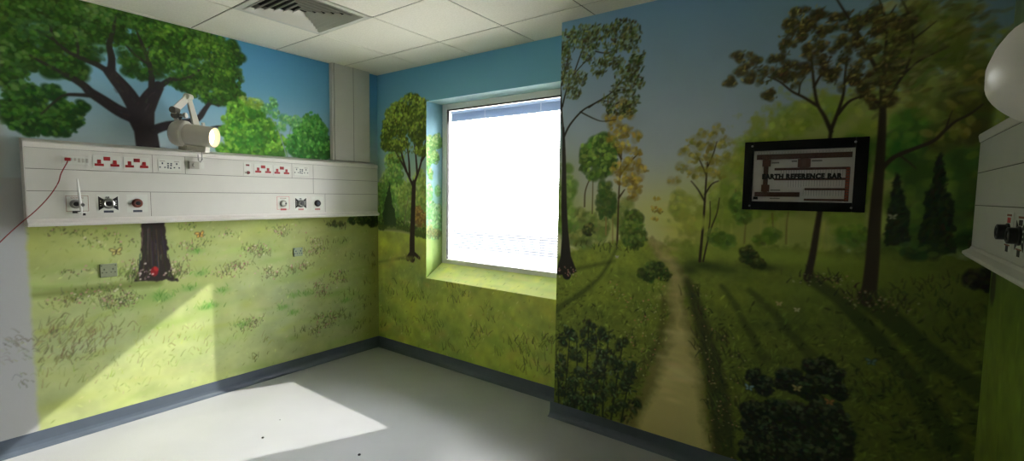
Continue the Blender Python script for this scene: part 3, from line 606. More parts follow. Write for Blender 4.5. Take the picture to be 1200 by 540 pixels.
for q in ((0.701, 0.959), (0.726, 0.833), (0.700, 0.698), (0.651, 0.582), (0.611, 0.493), (0.708, 1.037), (0.549, 0.685), (0.612, 0.761), (0.672, 0.876), (0.486, 0.902), (0.427, 0.948), (0.570, 0.887)):
    flowers(c, q[0], q[1], 12, .03, .035, [A(120, 72, 56), A(100, 100, 50), A(132, 120, 80)], .0045, .7); tuft(c, q[0], q[1], 7, .035, [A(34, 42, 16), A(84, 96, 36)], 0, .007, .03)
# mid-distance trees left of the path
foliage(c, [(0.062, 1.621, 0.059, 0.136), (0.041, 1.421, 0.067, 0.172), (0.121, 1.355, 0.064, 0.102)], (A(58, 78, 30), A(76, 92, 42), A(92, 104, 54)), .024, .8, .55)
foliage(c, [(0.209, 1.360, 0.112, 0.090), (0.296, 1.331, 0.072, 0.077), (0.200, 1.258, 0.125, 0.056), (0.468, 1.436, 0.079, 0.095)], (A(64, 74, 34), A(80, 88, 42), A(96, 98, 54)), .024, .8, .55)
c.line([(0.200, 1.471), (0.203, 1.571), (0.238, 1.659), (0.273, 1.713)], .010, .006, A(44, 40, 24)); c.line([(0.257, 1.428), (0.256, 1.659)], .008, .006, A(56, 54, 28)); c.line([(0.405, 1.245), (0.398, 1.487)], .008, .006, A(76, 66, 32), .7)
foliage(c, [(0.221, 1.823, 0.068, 0.076), (0.292, 1.874, 0.066, 0.065), (0.363, 1.849, 0.064, 0.074), (0.283, 1.777, 0.084, 0.065), (0.366, 1.753, 0.058, 0.064), (0.321, 1.690, 0.048, 0.037), (0.198, 1.747, 0.043, 0.055), (0.249, 1.681, 0.049, 0.033)], (A(34, 52, 18), A(54, 74, 26), A(80, 98, 40)), .020, 1.1, .8)
foliage(c, [(0.351, 1.496, 0.065, 0.108), (0.336, 1.583, 0.047, 0.053)], (A(34, 50, 20), A(48, 62, 24), A(64, 76, 32)), .018, 1.1, .75)
c.line([(0.357, 1.296), (0.354, 1.405)], .010, .008, A(84, 72, 40))
BR = (A(74, 62, 20), A(96, 82, 28), A(124, 106, 44))
for q in (((0.435, 1.220), (0.436, 1.370), (0.436, 1.530), (0.442, 1.709), (0.448, 1.866)), ((0.436, 1.530), (0.474, 1.583)), ((0.443, 1.678), (0.512, 1.759), (0.554, 1.799)), ((0.445, 1.772), (0.397, 1.858))): c.line(list(q), .014, .006, A(40, 34, 18))
foliage(c, [(0.404, 1.988, 0.051, 0.042), (0.469, 2.040, 0.050, 0.030), (0.462, 1.927, 0.067, 0.041), (0.539, 1.902, 0.038, 0.026), (0.443, 1.845, 0.056, 0.042), (0.532, 1.810, 0.043, 0.026), (0.384, 1.911, 0.046, 0.032), (0.502, 1.739, 0.077, 0.041), (0.578, 1.706, 0.043, 0.025), (0.483, 1.646, 0.077, 0.042), (0.560, 1.625, 0.043, 0.036), (0.425, 1.710, 0.051, 0.042), (0.530, 1.563, 0.049, 0.042), (0.368, 2.038, 0.046, 0.042), (0.445, 2.103, 0.050, 0.030)], BR, .016, .8, .65, base=.3)
foliage(c, [(0.535, 1.396, 0.060, 0.063), (0.516, 1.322, 0.066, 0.064), (0.571, 1.325, 0.048, 0.062), (0.551, 1.271, 0.077, 0.042)], (A(40, 54, 20), A(54, 68, 26), A(70, 82, 34)), .016, 1.1, .8)
foliage(c, [(0.235, 1.322, 0.043, 0.039)], (A(28, 34, 16), A(44, 52, 22), A(64, 66, 32)), .012, 1.2, .85); c.blob(*(0.200, 1.241), .05, .02, A(34, 42, 16), .7)
foliage(c, [(0.674, 1.524, 0.021, 0.020), (0.666, 1.468, 0.026, 0.015), (0.697, 1.464, 0.020, 0.020), (0.673, 1.412, 0.021, 0.015)], BR, .011, .9, .7, base=0)
for q in ((0.418, 1.208), (0.464, 1.212), (0.396, 1.185), (0.239, 1.194), (0.330, 1.223), (0.542, 1.218)): tuft(c, q[0], q[1], 10, .04, [A(26, 32, 12), A(60, 70, 26)], 0, .008, .04)
# tall tree at the left end
TKR = A(20, 18, 15)
c.line([(0.078, 1.007), (0.066, 1.191), (0.046, 1.478), (0.038, 1.763), (0.026, 1.989)], .066, .018, TKR, 1, 1.3)
c.poly([(0.037, 1.294), (0.083, 1.296), (0.107, 1.137), (0.155, 1.038), (0.104, 1.010), (-0.010, 0.997), (0.028, 1.130)], TKR, 1, .006)
for q, w in ((((0.027, 1.967), (0.010, 2.102), (0.000, 2.243), (-0.016, 2.362), (-0.012, 2.472)), .017), (((0.034, 1.932), (0.078, 2.008), (0.164, 2.088), (0.254, 2.128), (0.341, 2.166), (0.408, 2.210)), .015), (((0.152, 2.084), (0.239, 2.038), (0.311, 2.011), (0.403, 2.014)), .009), (((0.016, 2.130), (0.046, 2.238), (0.095, 2.325), (0.168, 2.390), (0.221, 2.435)), .012), (((0.213, 2.105), (0.295, 2.140), (0.366, 2.122)), .009), (((0.250, 2.451), (0.321, 2.429), (0.412, 2.440)), .009), (((0.006, 2.270), (0.042, 2.398), (0.064, 2.525)), .012), (((0.095, 2.325), (0.153, 2.467), (0.200, 2.544)), .010)): c.line(list(q), w, w*.35, TKR, 1, 1.1)
LF = (A(28, 31, 14), A(46, 52, 24), A(70, 76, 42))
def grow(cl_, f): return [(u, v, a*f, b*f) for u, v, a, b in cl_]
def split(cl_, k, f): return [(u+rng.normal(0, a*.55), v+rng.normal(0, b*.55), a*f*rng.uniform(.6, 1.2), b*f*rng.uniform(.6, 1.2)) for u, v, a, b in cl_ for _ in range(k)]
cl = [(0.038, 2.541, 0.058, 0.077), (0.028, 2.405, 0.046, 0.099), (0.070, 2.290, 0.057, 0.066), (0.150, 2.574, 0.099, 0.049), (0.282, 2.560, 0.094, 0.041), (0.408, 2.557, 0.079, 0.051), (0.496, 2.530, 0.043, 0.050), (0.477, 2.464, 0.054, 0.045), (0.388, 2.469, 0.079, 0.041), (0.203, 2.449, 0.049, 0.053), (0.523, 2.377, 0.043, 0.030), (0.515, 2.288, 0.038, 0.060), (0.277, 2.353, 0.048, 0.052), (0.392, 2.356, 0.056, 0.031), (0.334, 2.386, 0.046, 0.036), (0.439, 2.278, 0.050, 0.051), (0.518, 2.217, 0.048, 0.040), (0.420, 2.199, 0.056, 0.036), (0.488, 2.130, 0.054, 0.046), (0.354, 2.134, 0.058, 0.032), (0.401, 2.077, 0.068, 0.031), (0.479, 2.069, 0.044, 0.041), (0.146, 2.296, 0.043, 0.043), (0.201, 2.512, 0.085, 0.032), (0.098, 2.204, 0.051, 0.033), (0.519, 2.337, 0.048, 0.040)]
foliage(c, cl, (A(60, 72, 44), A(72, 84, 54), A(86, 98, 66)), .020, .5, .35, base=0)
foliage(c, grow(cl, 1.1), LF, .012, .5, .6, base=0)
sprigs(c, grow(cl, 1.25), LF, .016, 1.3, .9)
flowers(c, *(0.077, 1.030), 26, .05, .02, [A(120, 80, 72), A(110, 104, 90)], .005)
# slender pair right of the path
for q, w in ((((0.937, 1.182), (0.942, 1.284), (0.947, 1.395), (0.950, 1.519), (0.953, 1.661), (0.955, 1.736)), .016), (((0.956, 1.184), (0.970, 1.272), (0.989, 1.368), (1.016, 1.455), (1.026, 1.539)), .010), (((0.973, 1.320), (0.982, 1.416), (0.978, 1.520)), .008), (((0.950, 1.519), (0.911, 1.585), (0.871, 1.633)), .010), (((0.949, 1.557), (0.982, 1.614), (1.017, 1.632)), .010), (((0.953, 1.661), (0.923, 1.728), (0.893, 1.786)), .009), (((0.956, 1.708), (0.984, 1.782), (0.999, 1.846)), .009)): c.line(list(q), w, w*.45, A(28, 24, 14), 1, 1.1)
OL = (A(66, 62, 20), A(86, 80, 30), A(108, 100, 44))
foliage(c, [(0.925, 1.897, 0.036, 0.023), (0.988, 1.902, 0.044, 0.032), (0.872, 1.853, 0.042, 0.028), (0.946, 1.830, 0.054, 0.038), (1.034, 1.844, 0.034, 0.037), (0.827, 1.798, 0.034, 0.024), (0.885, 1.767, 0.046, 0.033), (0.967, 1.755, 0.045, 0.037), (1.029, 1.753, 0.039, 0.036), (0.821, 1.711, 0.038, 0.024), (0.879, 1.672, 0.042, 0.024), (0.775, 1.634, 0.034, 0.019), (0.943, 1.690, 0.046, 0.028), (1.015, 1.670, 0.035, 0.028)], OL, .016, .8, .6, base=.2)
foliage(c, [(0.820, 1.497, 0.067, 0.088), (0.891, 1.392, 0.047, 0.068)], (A(84, 90, 34), A(100, 102, 42), A(112, 112, 52)), .024, .7, .45)
foliage(c, [(1.058, 1.307, 0.061, 0.038), (1.013, 1.332, 0.044, 0.038), (1.145, 1.459, 0.042, 0.064), (1.134, 1.514, 0.050, 0.054)], (A(44, 62, 18), A(58, 76, 24), A(72, 88, 32)), .018, 1, .7)
foliage(c, [(1.292, 1.354, 0.039, 0.035), (1.253, 1.329, 0.048, 0.027), (1.632, 1.375, 0.065, 0.040)], (A(44, 62, 18), A(56, 74, 22), A(70, 86, 30)), .018, 1, .6)
foliage(c, [(1.198, 1.221, 0.049, 0.040), (1.180, 1.251, 0.029, 0.027), (1.231, 1.201, 0.036, 0.027)], (A(22, 28, 12), A(36, 42, 18), A(58, 64, 28)), .013, 1.2, .85); c.blob(*(1.249, 1.180), .10, .02, A(24, 30, 10), .75)
# tree behind the board
TB2 = A(26, 21, 14)
for q, w in ((((1.457, 1.146), (1.473, 1.259), (1.484, 1.387), (1.495, 1.513), (1.507, 1.679), (1.517, 1.883)), .034), (((1.518, 1.866), (1.486, 1.942), (1.455, 2.002), (1.436, 2.094), (1.419, 2.218), (1.404, 2.302)), .018), (((1.517, 1.875), (1.537, 1.946), (1.556, 2.032), (1.558, 2.110), (1.562, 2.212)), .017), (((1.455, 1.994), (1.396, 2.041), (1.343, 2.076), (1.288, 2.129), (1.233, 2.162)), .014), (((1.540, 1.945), (1.577, 1.998), (1.615, 2.017), (1.660, 2.024)), .015), (((1.436, 2.086), (1.468, 2.155), (1.498, 2.222)), .012), (((1.374, 2.056), (1.378, 2.109), (1.398, 2.140)), .008), (((1.556, 2.079), (1.583, 2.139), (1.620, 2.164)), .010)): c.line(list(q), w, w*.4, TB2, 1, 1.2)
BO = (A(30, 27, 12), A(46, 41, 18), A(76, 68, 34))
def grow(cl_, f): return [(u, v, a*f, b*f) for u, v, a, b in cl_]
cb = [(1.106, 2.293, 0.037, 0.031), (1.166, 2.240, 0.036, 0.035), (1.102, 2.206, 0.029, 0.027), (1.063, 2.158, 0.029, 0.018), (1.154, 2.155, 0.040, 0.026), (1.224, 2.189, 0.039, 0.039), (1.286, 2.256, 0.034, 0.034), (1.286, 2.172, 0.038, 0.034), (1.347, 2.147, 0.034, 0.034), (1.245, 2.066, 0.035, 0.030), (1.346, 2.460, 0.036, 0.033), (1.320, 2.391, 0.037, 0.037), (1.385, 2.395, 0.044, 0.041), (1.330, 2.340, 0.038, 0.033), (1.437, 2.337, 0.042, 0.040), (1.398, 2.271, 0.036, 0.032), (1.456, 2.245, 0.038, 0.036), (1.466, 2.179, 0.035, 0.032), (1.432, 2.442, 0.035, 0.033), (1.497, 2.373, 0.034, 0.036), (1.497, 2.118, 0.034, 0.032), (1.529, 2.280, 0.034, 0.035), (1.541, 2.184, 0.034, 0.036), (1.397, 2.165, 0.032, 0.028), (1.578, 2.108, 0.030, 0.031), (1.315, 2.193, 0.030, 0.026), (1.373, 2.348, 0.036, 0.033)]
foliage(c, split(cb, 5, .55), BO, .011, .9, .7, base=.35)
sprigs(c, split(cb, 4, .7), (BO[0], BO[1], A(96, 86, 46)), .012, .6)
# big tree
c.line([(1.704, 1.069), (1.710, 1.240), (1.709, 1.479), (1.712, 1.714), (1.710, 1.907), (1.702, 2.046)], .062, .020, TB2, 1, 1.4)
c.poly([(1.687, 1.258), (1.728, 1.261), (1.732, 1.142), (1.735, 1.082), (1.695, 1.060), (1.658, 1.071), (1.681, 1.135)], TB2, 1, .006)
for q, w in ((((1.703, 2.023), (1.686, 2.109), (1.643, 2.207), (1.592, 2.323), (1.541, 2.419), (1.504, 2.489)), .018), (((1.706, 2.023), (1.703, 2.175), (1.701, 2.325), (1.666, 2.452)), .017), (((1.709, 1.976), (1.750, 2.055), (1.781, 2.126), (1.798, 2.226), (1.779, 2.346), (1.745, 2.434)), .014), (((1.765, 2.091), (1.820, 2.149), (1.874, 2.177), (1.917, 2.198)), .010), (((1.797, 2.248), (1.840, 2.284), (1.872, 2.313)), .008), (((1.699, 2.348), (1.729, 2.409)), .010), (((1.628, 2.240), (1.591, 2.231)), .007),
             (((1.720, 1.683), (1.762, 1.736), (1.831, 1.771), (1.892, 1.801), (1.928, 1.846), (1.958, 1.880), (1.999, 1.905), (2.037, 1.943)), .020), (((1.928, 1.846), (1.936, 1.889), (1.944, 1.924)), .008), (((1.780, 1.743), (1.823, 1.703), (1.842, 1.680)), .008)): c.line(list(q), w, w*.35, TB2, 1, 1.2)
cb = [(1.614, 2.380, 0.038, 0.034), (1.661, 2.318, 0.038, 0.038), (1.715, 2.337, 0.040, 0.038), (1.607, 2.282, 0.036, 0.035), (1.655, 2.220, 0.034, 0.034), (1.722, 2.224, 0.039, 0.042), (1.754, 2.278, 0.033, 0.034), (1.670, 2.392, 0.037, 0.030), (1.750, 2.153, 0.030, 0.033), (1.668, 2.088, 0.028, 0.031), (1.653, 2.021, 0.032, 0.027), (1.737, 2.064, 0.030, 0.034), (1.741, 2.004, 0.030, 0.030), (1.693, 1.978, 0.028, 0.019), (1.768, 2.341, 0.035, 0.038), (1.602, 2.144, 0.032, 0.035), (1.619, 2.071, 0.032, 0.036), (1.702, 2.145, 0.028, 0.030), (1.577, 2.349, 0.036, 0.035)]
foliage(c, split(cb, 5, .6), BO, .011, .9, .7, base=.35)
sprigs(c, split(cb, 4, .75), (BO[0], BO[1], A(90, 82, 44)), .012, .6)
for _ in range(240):
    p = np.array((1.868, 2.239)); c.dab(p[0]+rng.normal(0, .13), p[1]+rng.normal(0, .15), .022, .008, rng.normal(.4, .4), vary([A(50, 50, 22), A(62, 62, 30), A(40, 42, 18), A(74, 72, 42)][rng.integers(4)], .06), .4)
for q in ((1.658, 1.079), (1.745, 1.083), (1.776, 1.080), (1.821, 1.047), (1.442, 1.144), (1.507, 1.151), (1.560, 1.141), (1.689, 1.050)): tuft(c, q[0], q[1], 16, .04, [A(18, 18, 9), A(40, 44, 18)], 0, .008, .045, .85); flowers(c, q[0], q[1], 10, .04, .018, [A(96, 72, 56), A(92, 92, 66)], .004, .7)
# cypresses, dark hedge, right hand bush
for ap, b0, b1, hh in (((1.776, 1.659), (1.749, 1.339), (1.842, 1.346), 18), ((1.917, 1.745), (1.864, 1.317), (1.993, 1.312), 26)):
    col = A(13, 19, 9); c.poly([ap, ((ap[0]+b1[0])/2+.012, (ap[1]+b1[1])/2), b1, b0, ((ap[0]+b0[0])/2-.012, (ap[1]+b0[1])/2)], col, .97, .006, .006)
    for _ in range(260):
        t = rng.random()**.7; x = ap[0]+(b0[0]+(b1[0]-b0[0])*rng.random()-ap[0])*t*.98; y = ap[1]+(b0[1]-ap[1])*t
        c.dab(x, y, .016, .006, rng.normal(1.2, .5), vary([A(11, 16, 7), A(18, 25, 11), A(14, 20, 9)][rng.integers(3)], .08), .6)
foliage(c, [(2.043, 1.364, 0.052, 0.036), (1.881, 1.326, 0.086, 0.031)], (A(16, 26, 9), A(26, 38, 13), A(36, 48, 17)), .02, .9, .75)
foliage(c, [(2.068, 1.225, 0.031, 0.036), (2.094, 1.213, 0.020, 0.050), (2.054, 1.201, 0.026, 0.025)], (A(13, 12, 8), A(20, 19, 11), A(30, 28, 15)), .016, 1.2, .9)
# leafy weeds front left
WD = (A(14, 19, 10), A(26, 34, 18), A(48, 60, 36))
for x0, y0, x1, y1 in ((660, 482, 668, 388), (672, 484, 678, 400), (684, 486, 690, 380), (694, 488, 700, 392), (706, 492, 712, 388), (716, 492, 728, 400), (728, 494, 742, 430), (655, 480, 652, 410), (690, 488, 684, 420), (735, 492, 748, 455)):
    pass
for q in (((0.075, 0.053), (0.096, 0.313), (0.115, 0.614)), ((0.156, 0.065), (0.175, 0.332), (0.168, 0.554)), ((0.233, 0.076), (0.249, 0.408), (0.254, 0.697)), ((0.309, 0.087), (0.325, 0.369), (0.305, 0.638)), ((0.371, 0.082), (0.374, 0.381), (0.400, 0.668)), ((0.430, 0.100), (0.458, 0.345), (0.495, 0.620)), ((0.501, 0.110), (0.529, 0.297), (0.579, 0.474)), ((0.041, 0.056), (0.029, 0.260), (0.010, 0.462))):
    c.line(list(q), .014, .006, WD[0], .9)
cw = [(0.076, 0.547, 0.040, 0.047), (0.114, 0.626, 0.040, 0.041), (0.067, 0.402, 0.040, 0.059), (0.157, 0.493, 0.046, 0.059), (0.180, 0.591, 0.038, 0.046), (0.254, 0.675, 0.043, 0.040), (0.245, 0.558, 0.050, 0.057), (0.318, 0.618, 0.042, 0.045), (0.322, 0.482, 0.061, 0.080), (0.401, 0.646, 0.035, 0.034), (0.393, 0.521, 0.053, 0.067), (0.484, 0.596, 0.028, 0.033), (0.477, 0.484, 0.052, 0.066), (0.568, 0.450, 0.027, 0.043), (0.538, 0.355, 0.050, 0.066), (0.422, 0.359, 0.071, 0.078), (0.302, 0.317, 0.087, 0.080), (0.175, 0.320, 0.078, 0.094), (0.084, 0.238, 0.060, 0.084), (0.027, 0.344, 0.027, 0.084), (0.153, 0.160, 0.105, 0.071), (0.331, 0.186, 0.110, 0.069), (0.474, 0.215, 0.081, 0.067), (0.586, 0.269, 0.033, 0.049), (0.284, 0.103, 0.163, 0.035)]
foliage(c, split(cw, 3, .5), WD, .014, .9, .75, base=.4)
sprigs(c, split(cw, 3, .8), (WD[0], WD[1], A(58, 70, 44)), .016, 1.0, .9)
# round dark shrubs front right
SH = (A(11, 14, 8), A(17, 21, 12), A(36, 42, 26))
for q in (((1.234, 0.449), (1.270, 0.384), (1.298, 0.326)), ((1.303, 0.469), (1.337, 0.432)), ((1.577, 0.501), (1.552, 0.441))): c.line(list(q), .012, .008, SH[0])
for cl_ in ([(1.261, 0.315, 0.065, 0.075), (1.344, 0.285, 0.118, 0.120), (1.476, 0.355, 0.147, 0.133), (1.599, 0.421, 0.075, 0.129), (1.434, 0.433, 0.149, 0.072), (1.640, 0.304, 0.048, 0.086), (1.330, 0.172, 0.119, 0.065), (1.519, 0.239, 0.145, 0.062), (1.226, 0.169, 0.038, 0.076), (1.237, 0.393, 0.050, 0.047)], [(1.299, 0.551, 0.043, 0.046)], [(1.394, 0.621, 0.045, 0.045), (1.434, 0.586, 0.052, 0.040)], [(1.513, 0.703, 0.050, 0.039), (1.575, 0.675, 0.045, 0.042), (1.535, 0.621, 0.071, 0.043), (1.613, 0.607, 0.041, 0.038), (1.483, 0.572, 0.058, 0.039)]):
    foliage(c, split(cl_, 2, .7)+list(cl_), SH, .014, 1.2, .85, lit=(-.2, .7), base=.95)
for q in ((1.298, 0.579), (1.400, 0.650), (1.515, 0.730), (1.580, 0.702), (1.534, 0.638), (1.400, 0.358), (1.515, 0.305), (1.440, 0.325)): sprigs(c, [(q[0], q[1], .05, .022)], (A(26, 32, 18), A(44, 50, 32), A(58, 64, 42)), .012, 1, .6)
for q in ((1.815, 0.673), (1.863, 0.745), (1.708, 0.603), (1.777, 0.518), (1.922, 0.641), (2.030, 0.945), (2.057, 0.935), (1.711, 0.658), (1.841, 0.497), (1.734, 0.714), (1.948, 1.150), (2.001, 1.194), (1.891, 1.162), (1.835, 1.116), (1.980, 1.079), (2.037, 1.043), (2.066, 1.092)): tuft(c, q[0], q[1], 14, .035, [A(18, 22, 9), A(26, 30, 12), A(44, 52, 20)], .3, .007, .04, .8)
butterfly(c, *(1.222, 0.522), 0.021, A(70, 88, 92), A(30, 40, 42), -.4); butterfly(c, *(1.733, 0.779), 0.021, A(46, 62, 54), A(20, 28, 28), .5)
butterfly(c, *(1.442, 0.575), 0.021, A(84, 78, 48), A(46, 40, 22), .3); butterfly(c, *(1.582, 0.542), 0.019, A(80, 56, 28), A(52, 38, 20), .3)
butterfly(c, *(1.340, 0.998), 0.014, A(96, 92, 60), A(84, 70, 44), .3); butterfly(c, *(1.421, 0.979), 0.013, A(110, 110, 84), A(70, 64, 44), .3); butterfly(c, *(0.437, 1.161), 0.011, A(140, 140, 120), A(80, 80, 60), .3); butterfly(c, *(1.772, 1.465), 0.016, A(84, 84, 66), A(44, 44, 32), .3)

# ================================================================== right wall
CE = Canvas(1.51, 2.676, .008); c = CE; A = Palette(4.6)
N1 = fnoise(c.img.shape[:2], 30, 4); N2 = fnoise(c.img.shape[:2], 8, 3)
c.img[:] = ramp(c.V/2.68+N1*.02, [(0, A(50, 58, 18)), (.35, A(60, 72, 24)), (.45, A(44, 56, 18)), (.7, A(60, 70, 30)), (1, A(58, 74, 80))])*(1+.05*N2[..., None])
for _ in range(160): c.line([(lambda x, y: (x, y))(*q) for q in ((lambda x, y: [(x, y), (x+.01, y-.1)])(rng.uniform(0, 1.5), rng.uniform(.15, 1.2)))], .012, .006, vary([A(44, 54, 16), A(70, 80, 28), A(54, 66, 20)][rng.integers(3)], .05), .4, 2)
c.dab(.06, 1.19, .045, .07, 0, A(14, 16, 8), .9, .5)


# ------------------------------------------------------------------ painted wall meshes
class Wall:
    """several grid patches and plain boxes gathered in one mesh with a colour attribute"""
    def __init__(s): s.V = []; s.F = []; s.K = []; s.n = 0
    def patch(s, o, U, W, nu, nv, colour):
        """grid from o spanned by vectors U, W; colour(u, v) gets 0..1 grids -> linear rgb"""
        o, U, W = (np.array(a, float) for a in (o, U, W))
        u, v = np.meshgrid(np.linspace(0, 1, nu+1), np.linspace(0, 1, nv+1), indexing='xy')
        P = o+u[..., None]*U+v[..., None]*W
        K = colour(u, v)
        i = np.arange((nu+1)*(nv+1)).reshape(nv+1, nu+1)+s.n
        F = np.stack([i[:-1, :-1], i[:-1, 1:], i[1:, 1:], i[1:, :-1]], -1).reshape(-1, 4)
        s.V.append(P.reshape(-1, 3)); s.F.append(F); s.K.append(np.asarray(K).reshape(-1, 3)); s.n += P.shape[0]*P.shape[1]
        return s
    def box(s, x0, x1, y0, y1, z0, z1, rgb=(205, 205, 196)):
        vs = np.array([(x, y, z) for z in (z0, z1) for y in (y0, y1) for x in (x0, x1)], float)
        fs = np.array([(0, 2, 3, 1), (4, 5, 7, 6), (0, 1, 5, 4), (2, 6, 7, 3), (0, 4, 6, 2), (1, 3, 7, 5)])+s.n
        s.V.append(vs); s.F.append(fs); s.K.append(np.tile(lin(np.array(rgb)/255.), (8, 1))); s.n += 8
        return s
    def build(s, name):
        V = np.concatenate(s.V); F = np.concatenate(s.F); K = np.concatenate(s.K)
        me = bpy.data.meshes.new(name)
        me.vertices.add(len(V)); me.vertices.foreach_set('co', V.astype(np.float32).ravel())
        me.loops.add(F.size); me.loops.foreach_set('vertex_index', F.astype(np.int32).ravel())
        me.polygons.add(len(F)); me.polygons.foreach_set('loop_start', np.arange(0, F.size, 4, dtype=np.int32))
        me.update(calc_edges=True)
        a = me.color_attributes.new('paint', 'FLOAT_COLOR', 'POINT')
        a.data.foreach_set('color', np.concatenate([K, np.ones((len(K), 1))], 1).astype(np.float32).ravel())
        me.materials.append(M['mural'])
        o = bpy.data.objects.new(name, me); C.objects.link(o)
        return tag(o, kind='structure')

def plain(rgb):
    c = lin(np.array(rgb)/255.)
    return lambda u, v: np.broadcast_to(c, u.shape+(3,))

def sampler(img, u0, u1, v0, v1):
    """img: Canvas; patch u 0..1 covers canvas u0..u1 (metres), v likewise"""
    return lambda u, v: img.sample(u0+(u1-u0)*u, v0+(v1-v0)*v)

T = .12
YM = -2.80           # the fine painted part of the left wall reaches this far
# left wall: canvas u = y - YM
(Wall().patch((0, YM, 0), (0, -YM, 0), (0, 0, H), 560, 536, sampler(CL, 0, -YM, 0, H))
       .patch((0, YB, 0), (0, YM-YB, 0), (0, 0, H), 8, 8, plain((174, 176, 176)))
       .box(-T, -.002, YB, REC+.1, 0, H)).build('wall_left')
# window wall: four painted strips round the recess, painted reveals, and a block behind
w = Wall()
def pw(x0, x1, z0, z1):
    w.patch((x0, 0, z0), (x1-x0, 0, 0), (0, 0, z1-z0), max(2, round((x1-x0)/.005)), max(2, round((z1-z0)/.005)), sampler(CW, x0, x1, z0, z1))
pw(0, WX0, 0, H); pw(WX1, XR, 0, H); pw(WX0, WX1, 0, WZ0); pw(WX0, WX1, WZ1, H)
w.patch((WX0, 0, WZ0), (0, REC, 0), (0, 0, WZ1-WZ0), 50, 400, sampler(CV, 0, REC, 0, WZ1-WZ0))            # left reveal
w.patch((WX1, 0, WZ0), (0, REC, 0), (0, 0, WZ1-WZ0), 4, 20, plain((150, 170, 110)))
w.patch((WX0, 0, WZ1), (WX1-WX0, 0, 0), (0, REC, 0), 20, 4, plain((168, 200, 205)))                     # soffit
w.patch((WX0, 0, WZ0), (WX1-WX0, 0, 0), (0, REC, SILL_IN-WZ0), 280, 44, sampler(CS, 0, WX1-WX0, 0, .23))  # sloping sill
for b in ((-T, WX0-.002, 0, H), (WX1+.002, XR+.1, 0, H), (WX0-.002, WX1+.002, 0, WZ0-.01), (WX0-.002, WX1+.002, WZ1+.002, H)):
    w.box(b[0], b[1], .002, REC+.1, b[2], b[3])
w.box(WX0, WX1, REC, REC+.1, WZ0-.02, SILL_IN-.002)
w.build('wall_back')
# boxed-out wall in front of the window wall
w = Wall()
w.patch((XR, YR, 0), (XE-XR, 0, 0), (0, 0, H), 520, 660, sampler(CR, 0, XE-XR, 0, H))
w.patch((XR, YR, 0), (0, -YR, 0), (0, 0, H), 20, 40, plain((120, 135, 90)))
w.box(XR+.002, XE+T, YR+.002, REC+.1, 0, H)
w.build('wall_back_right')
# right wall
w = Wall()
w.patch((XE, YR, 0), (0, -1.5, 0), (0, 0, H), 190, 268, sampler(CE, 0, 1.5, 0, H))
w.patch((XE, YR-1.5, 0), (0, YB-YR+1.5, 0), (0, 0, H), 8, 8, plain((190, 190, 170)))
w.box(XE+.002, XE+T, YB, YR, 0, H)
w.build('wall_right')
MB().box(-T, XE+T, YB-T, YB, 0, H).build('wall_front', M['plain'])['kind'] = 'structure'
tag(MB().box(-T, XE+T, YB-T, REC+.1, -.1, 0).build('floor', M['floor']), kind='structure')

# ------------------------------------------------------------------ ceiling: lay-in tiles with a fine grid
GX, GY = .640, .386
cb = MB()
xs = [0]+[GX+.6*i for i in range(7) if GX+.6*i < XE]+[XE]
if GX-.6 > 0: xs.insert(1, GX-.6)
ys = [0]+[-GY-.6*i for i in range(9) if -GY-.6*i > YB]+[YB]
g = .0042
for i in range(len(xs)-1):
    for j in range(len(ys)-1):
        if abs(xs[i]-GX) < .01 and abs(ys[j]+GY+.6) < .01: continue      # the air diffuser sits in this cell
        cb.box(xs[i]+g, xs[i+1]-g, ys[j+1]+g, ys[j]-g, H, H+.02)
ceil = tag(cb.build('ceiling', M['tile'], bevel=.002), kind='structure')
gb = MB()
for x in xs[1:-1]: gb.box(x-.012, x+.012, YB, 0, H+.004, H+.03)
for y in ys[1:-1]: gb.box(0, XE, y-.012, y+.012, H+.0035, H+.0305)
gb.build('grid_bar', mat('ceiling grid', (84, 78, 64), .7), ceil)
MB().box(-T, XE+T, YB-T, REC+.1, H+.25, H+.3).build('deck', M['plain'], ceil)
sb = MB().box(-T, 0, YB, REC+.1, H, H+.25).box(XE, XE+T, YB, REC+.1, H, H+.25).box(0, XE, 0, REC+.1, H, H+.25).box(0, XE, YB-T, YB, H, H+.25)
sb.build('upstand', M['plain'], ceil)

# ------------------------------------------------------------------ coved skirting
def skirt(name, a, b, nrm, e0=0., e1=0.):
    a, b, n = Vector(a), Vector(b), Vector(nrm); d = (b-a).normalized(); a = a-d*e0; b = b+d*e1
    prof = [(0, SK), (.004, SK), (.005, .04), (.010, .022), (.020, .009), (.034, .002), (.036, 0), (0, 0)]
    mb = MB(); mb.prism(prof, lambda p, q, t: (a+(b-a)*t)+n*p+Vector((0, 0, q)), 0, 1)
    return tag(mb.build(name, M['vinyl_skirt']), kind='structure')
skirt('baseboard_left', (0, YB, 0), (0, 0, 0), (1, 0, 0))
skirt('baseboard_back', (0, 0, 0), (XR, 0, 0), (0, -1, 0))
skirt('baseboard_back_right', (XR, YR, 0), (XE, YR, 0), (0, -1, 0), e0=.03)
skirt('baseboard_right', (XE, YR, 0), (XE, YB, 0), (-1, 0, 0))
skirt('baseboard_front', (0, YB, 0), (XE, YB, 0), (0, 1, 0))

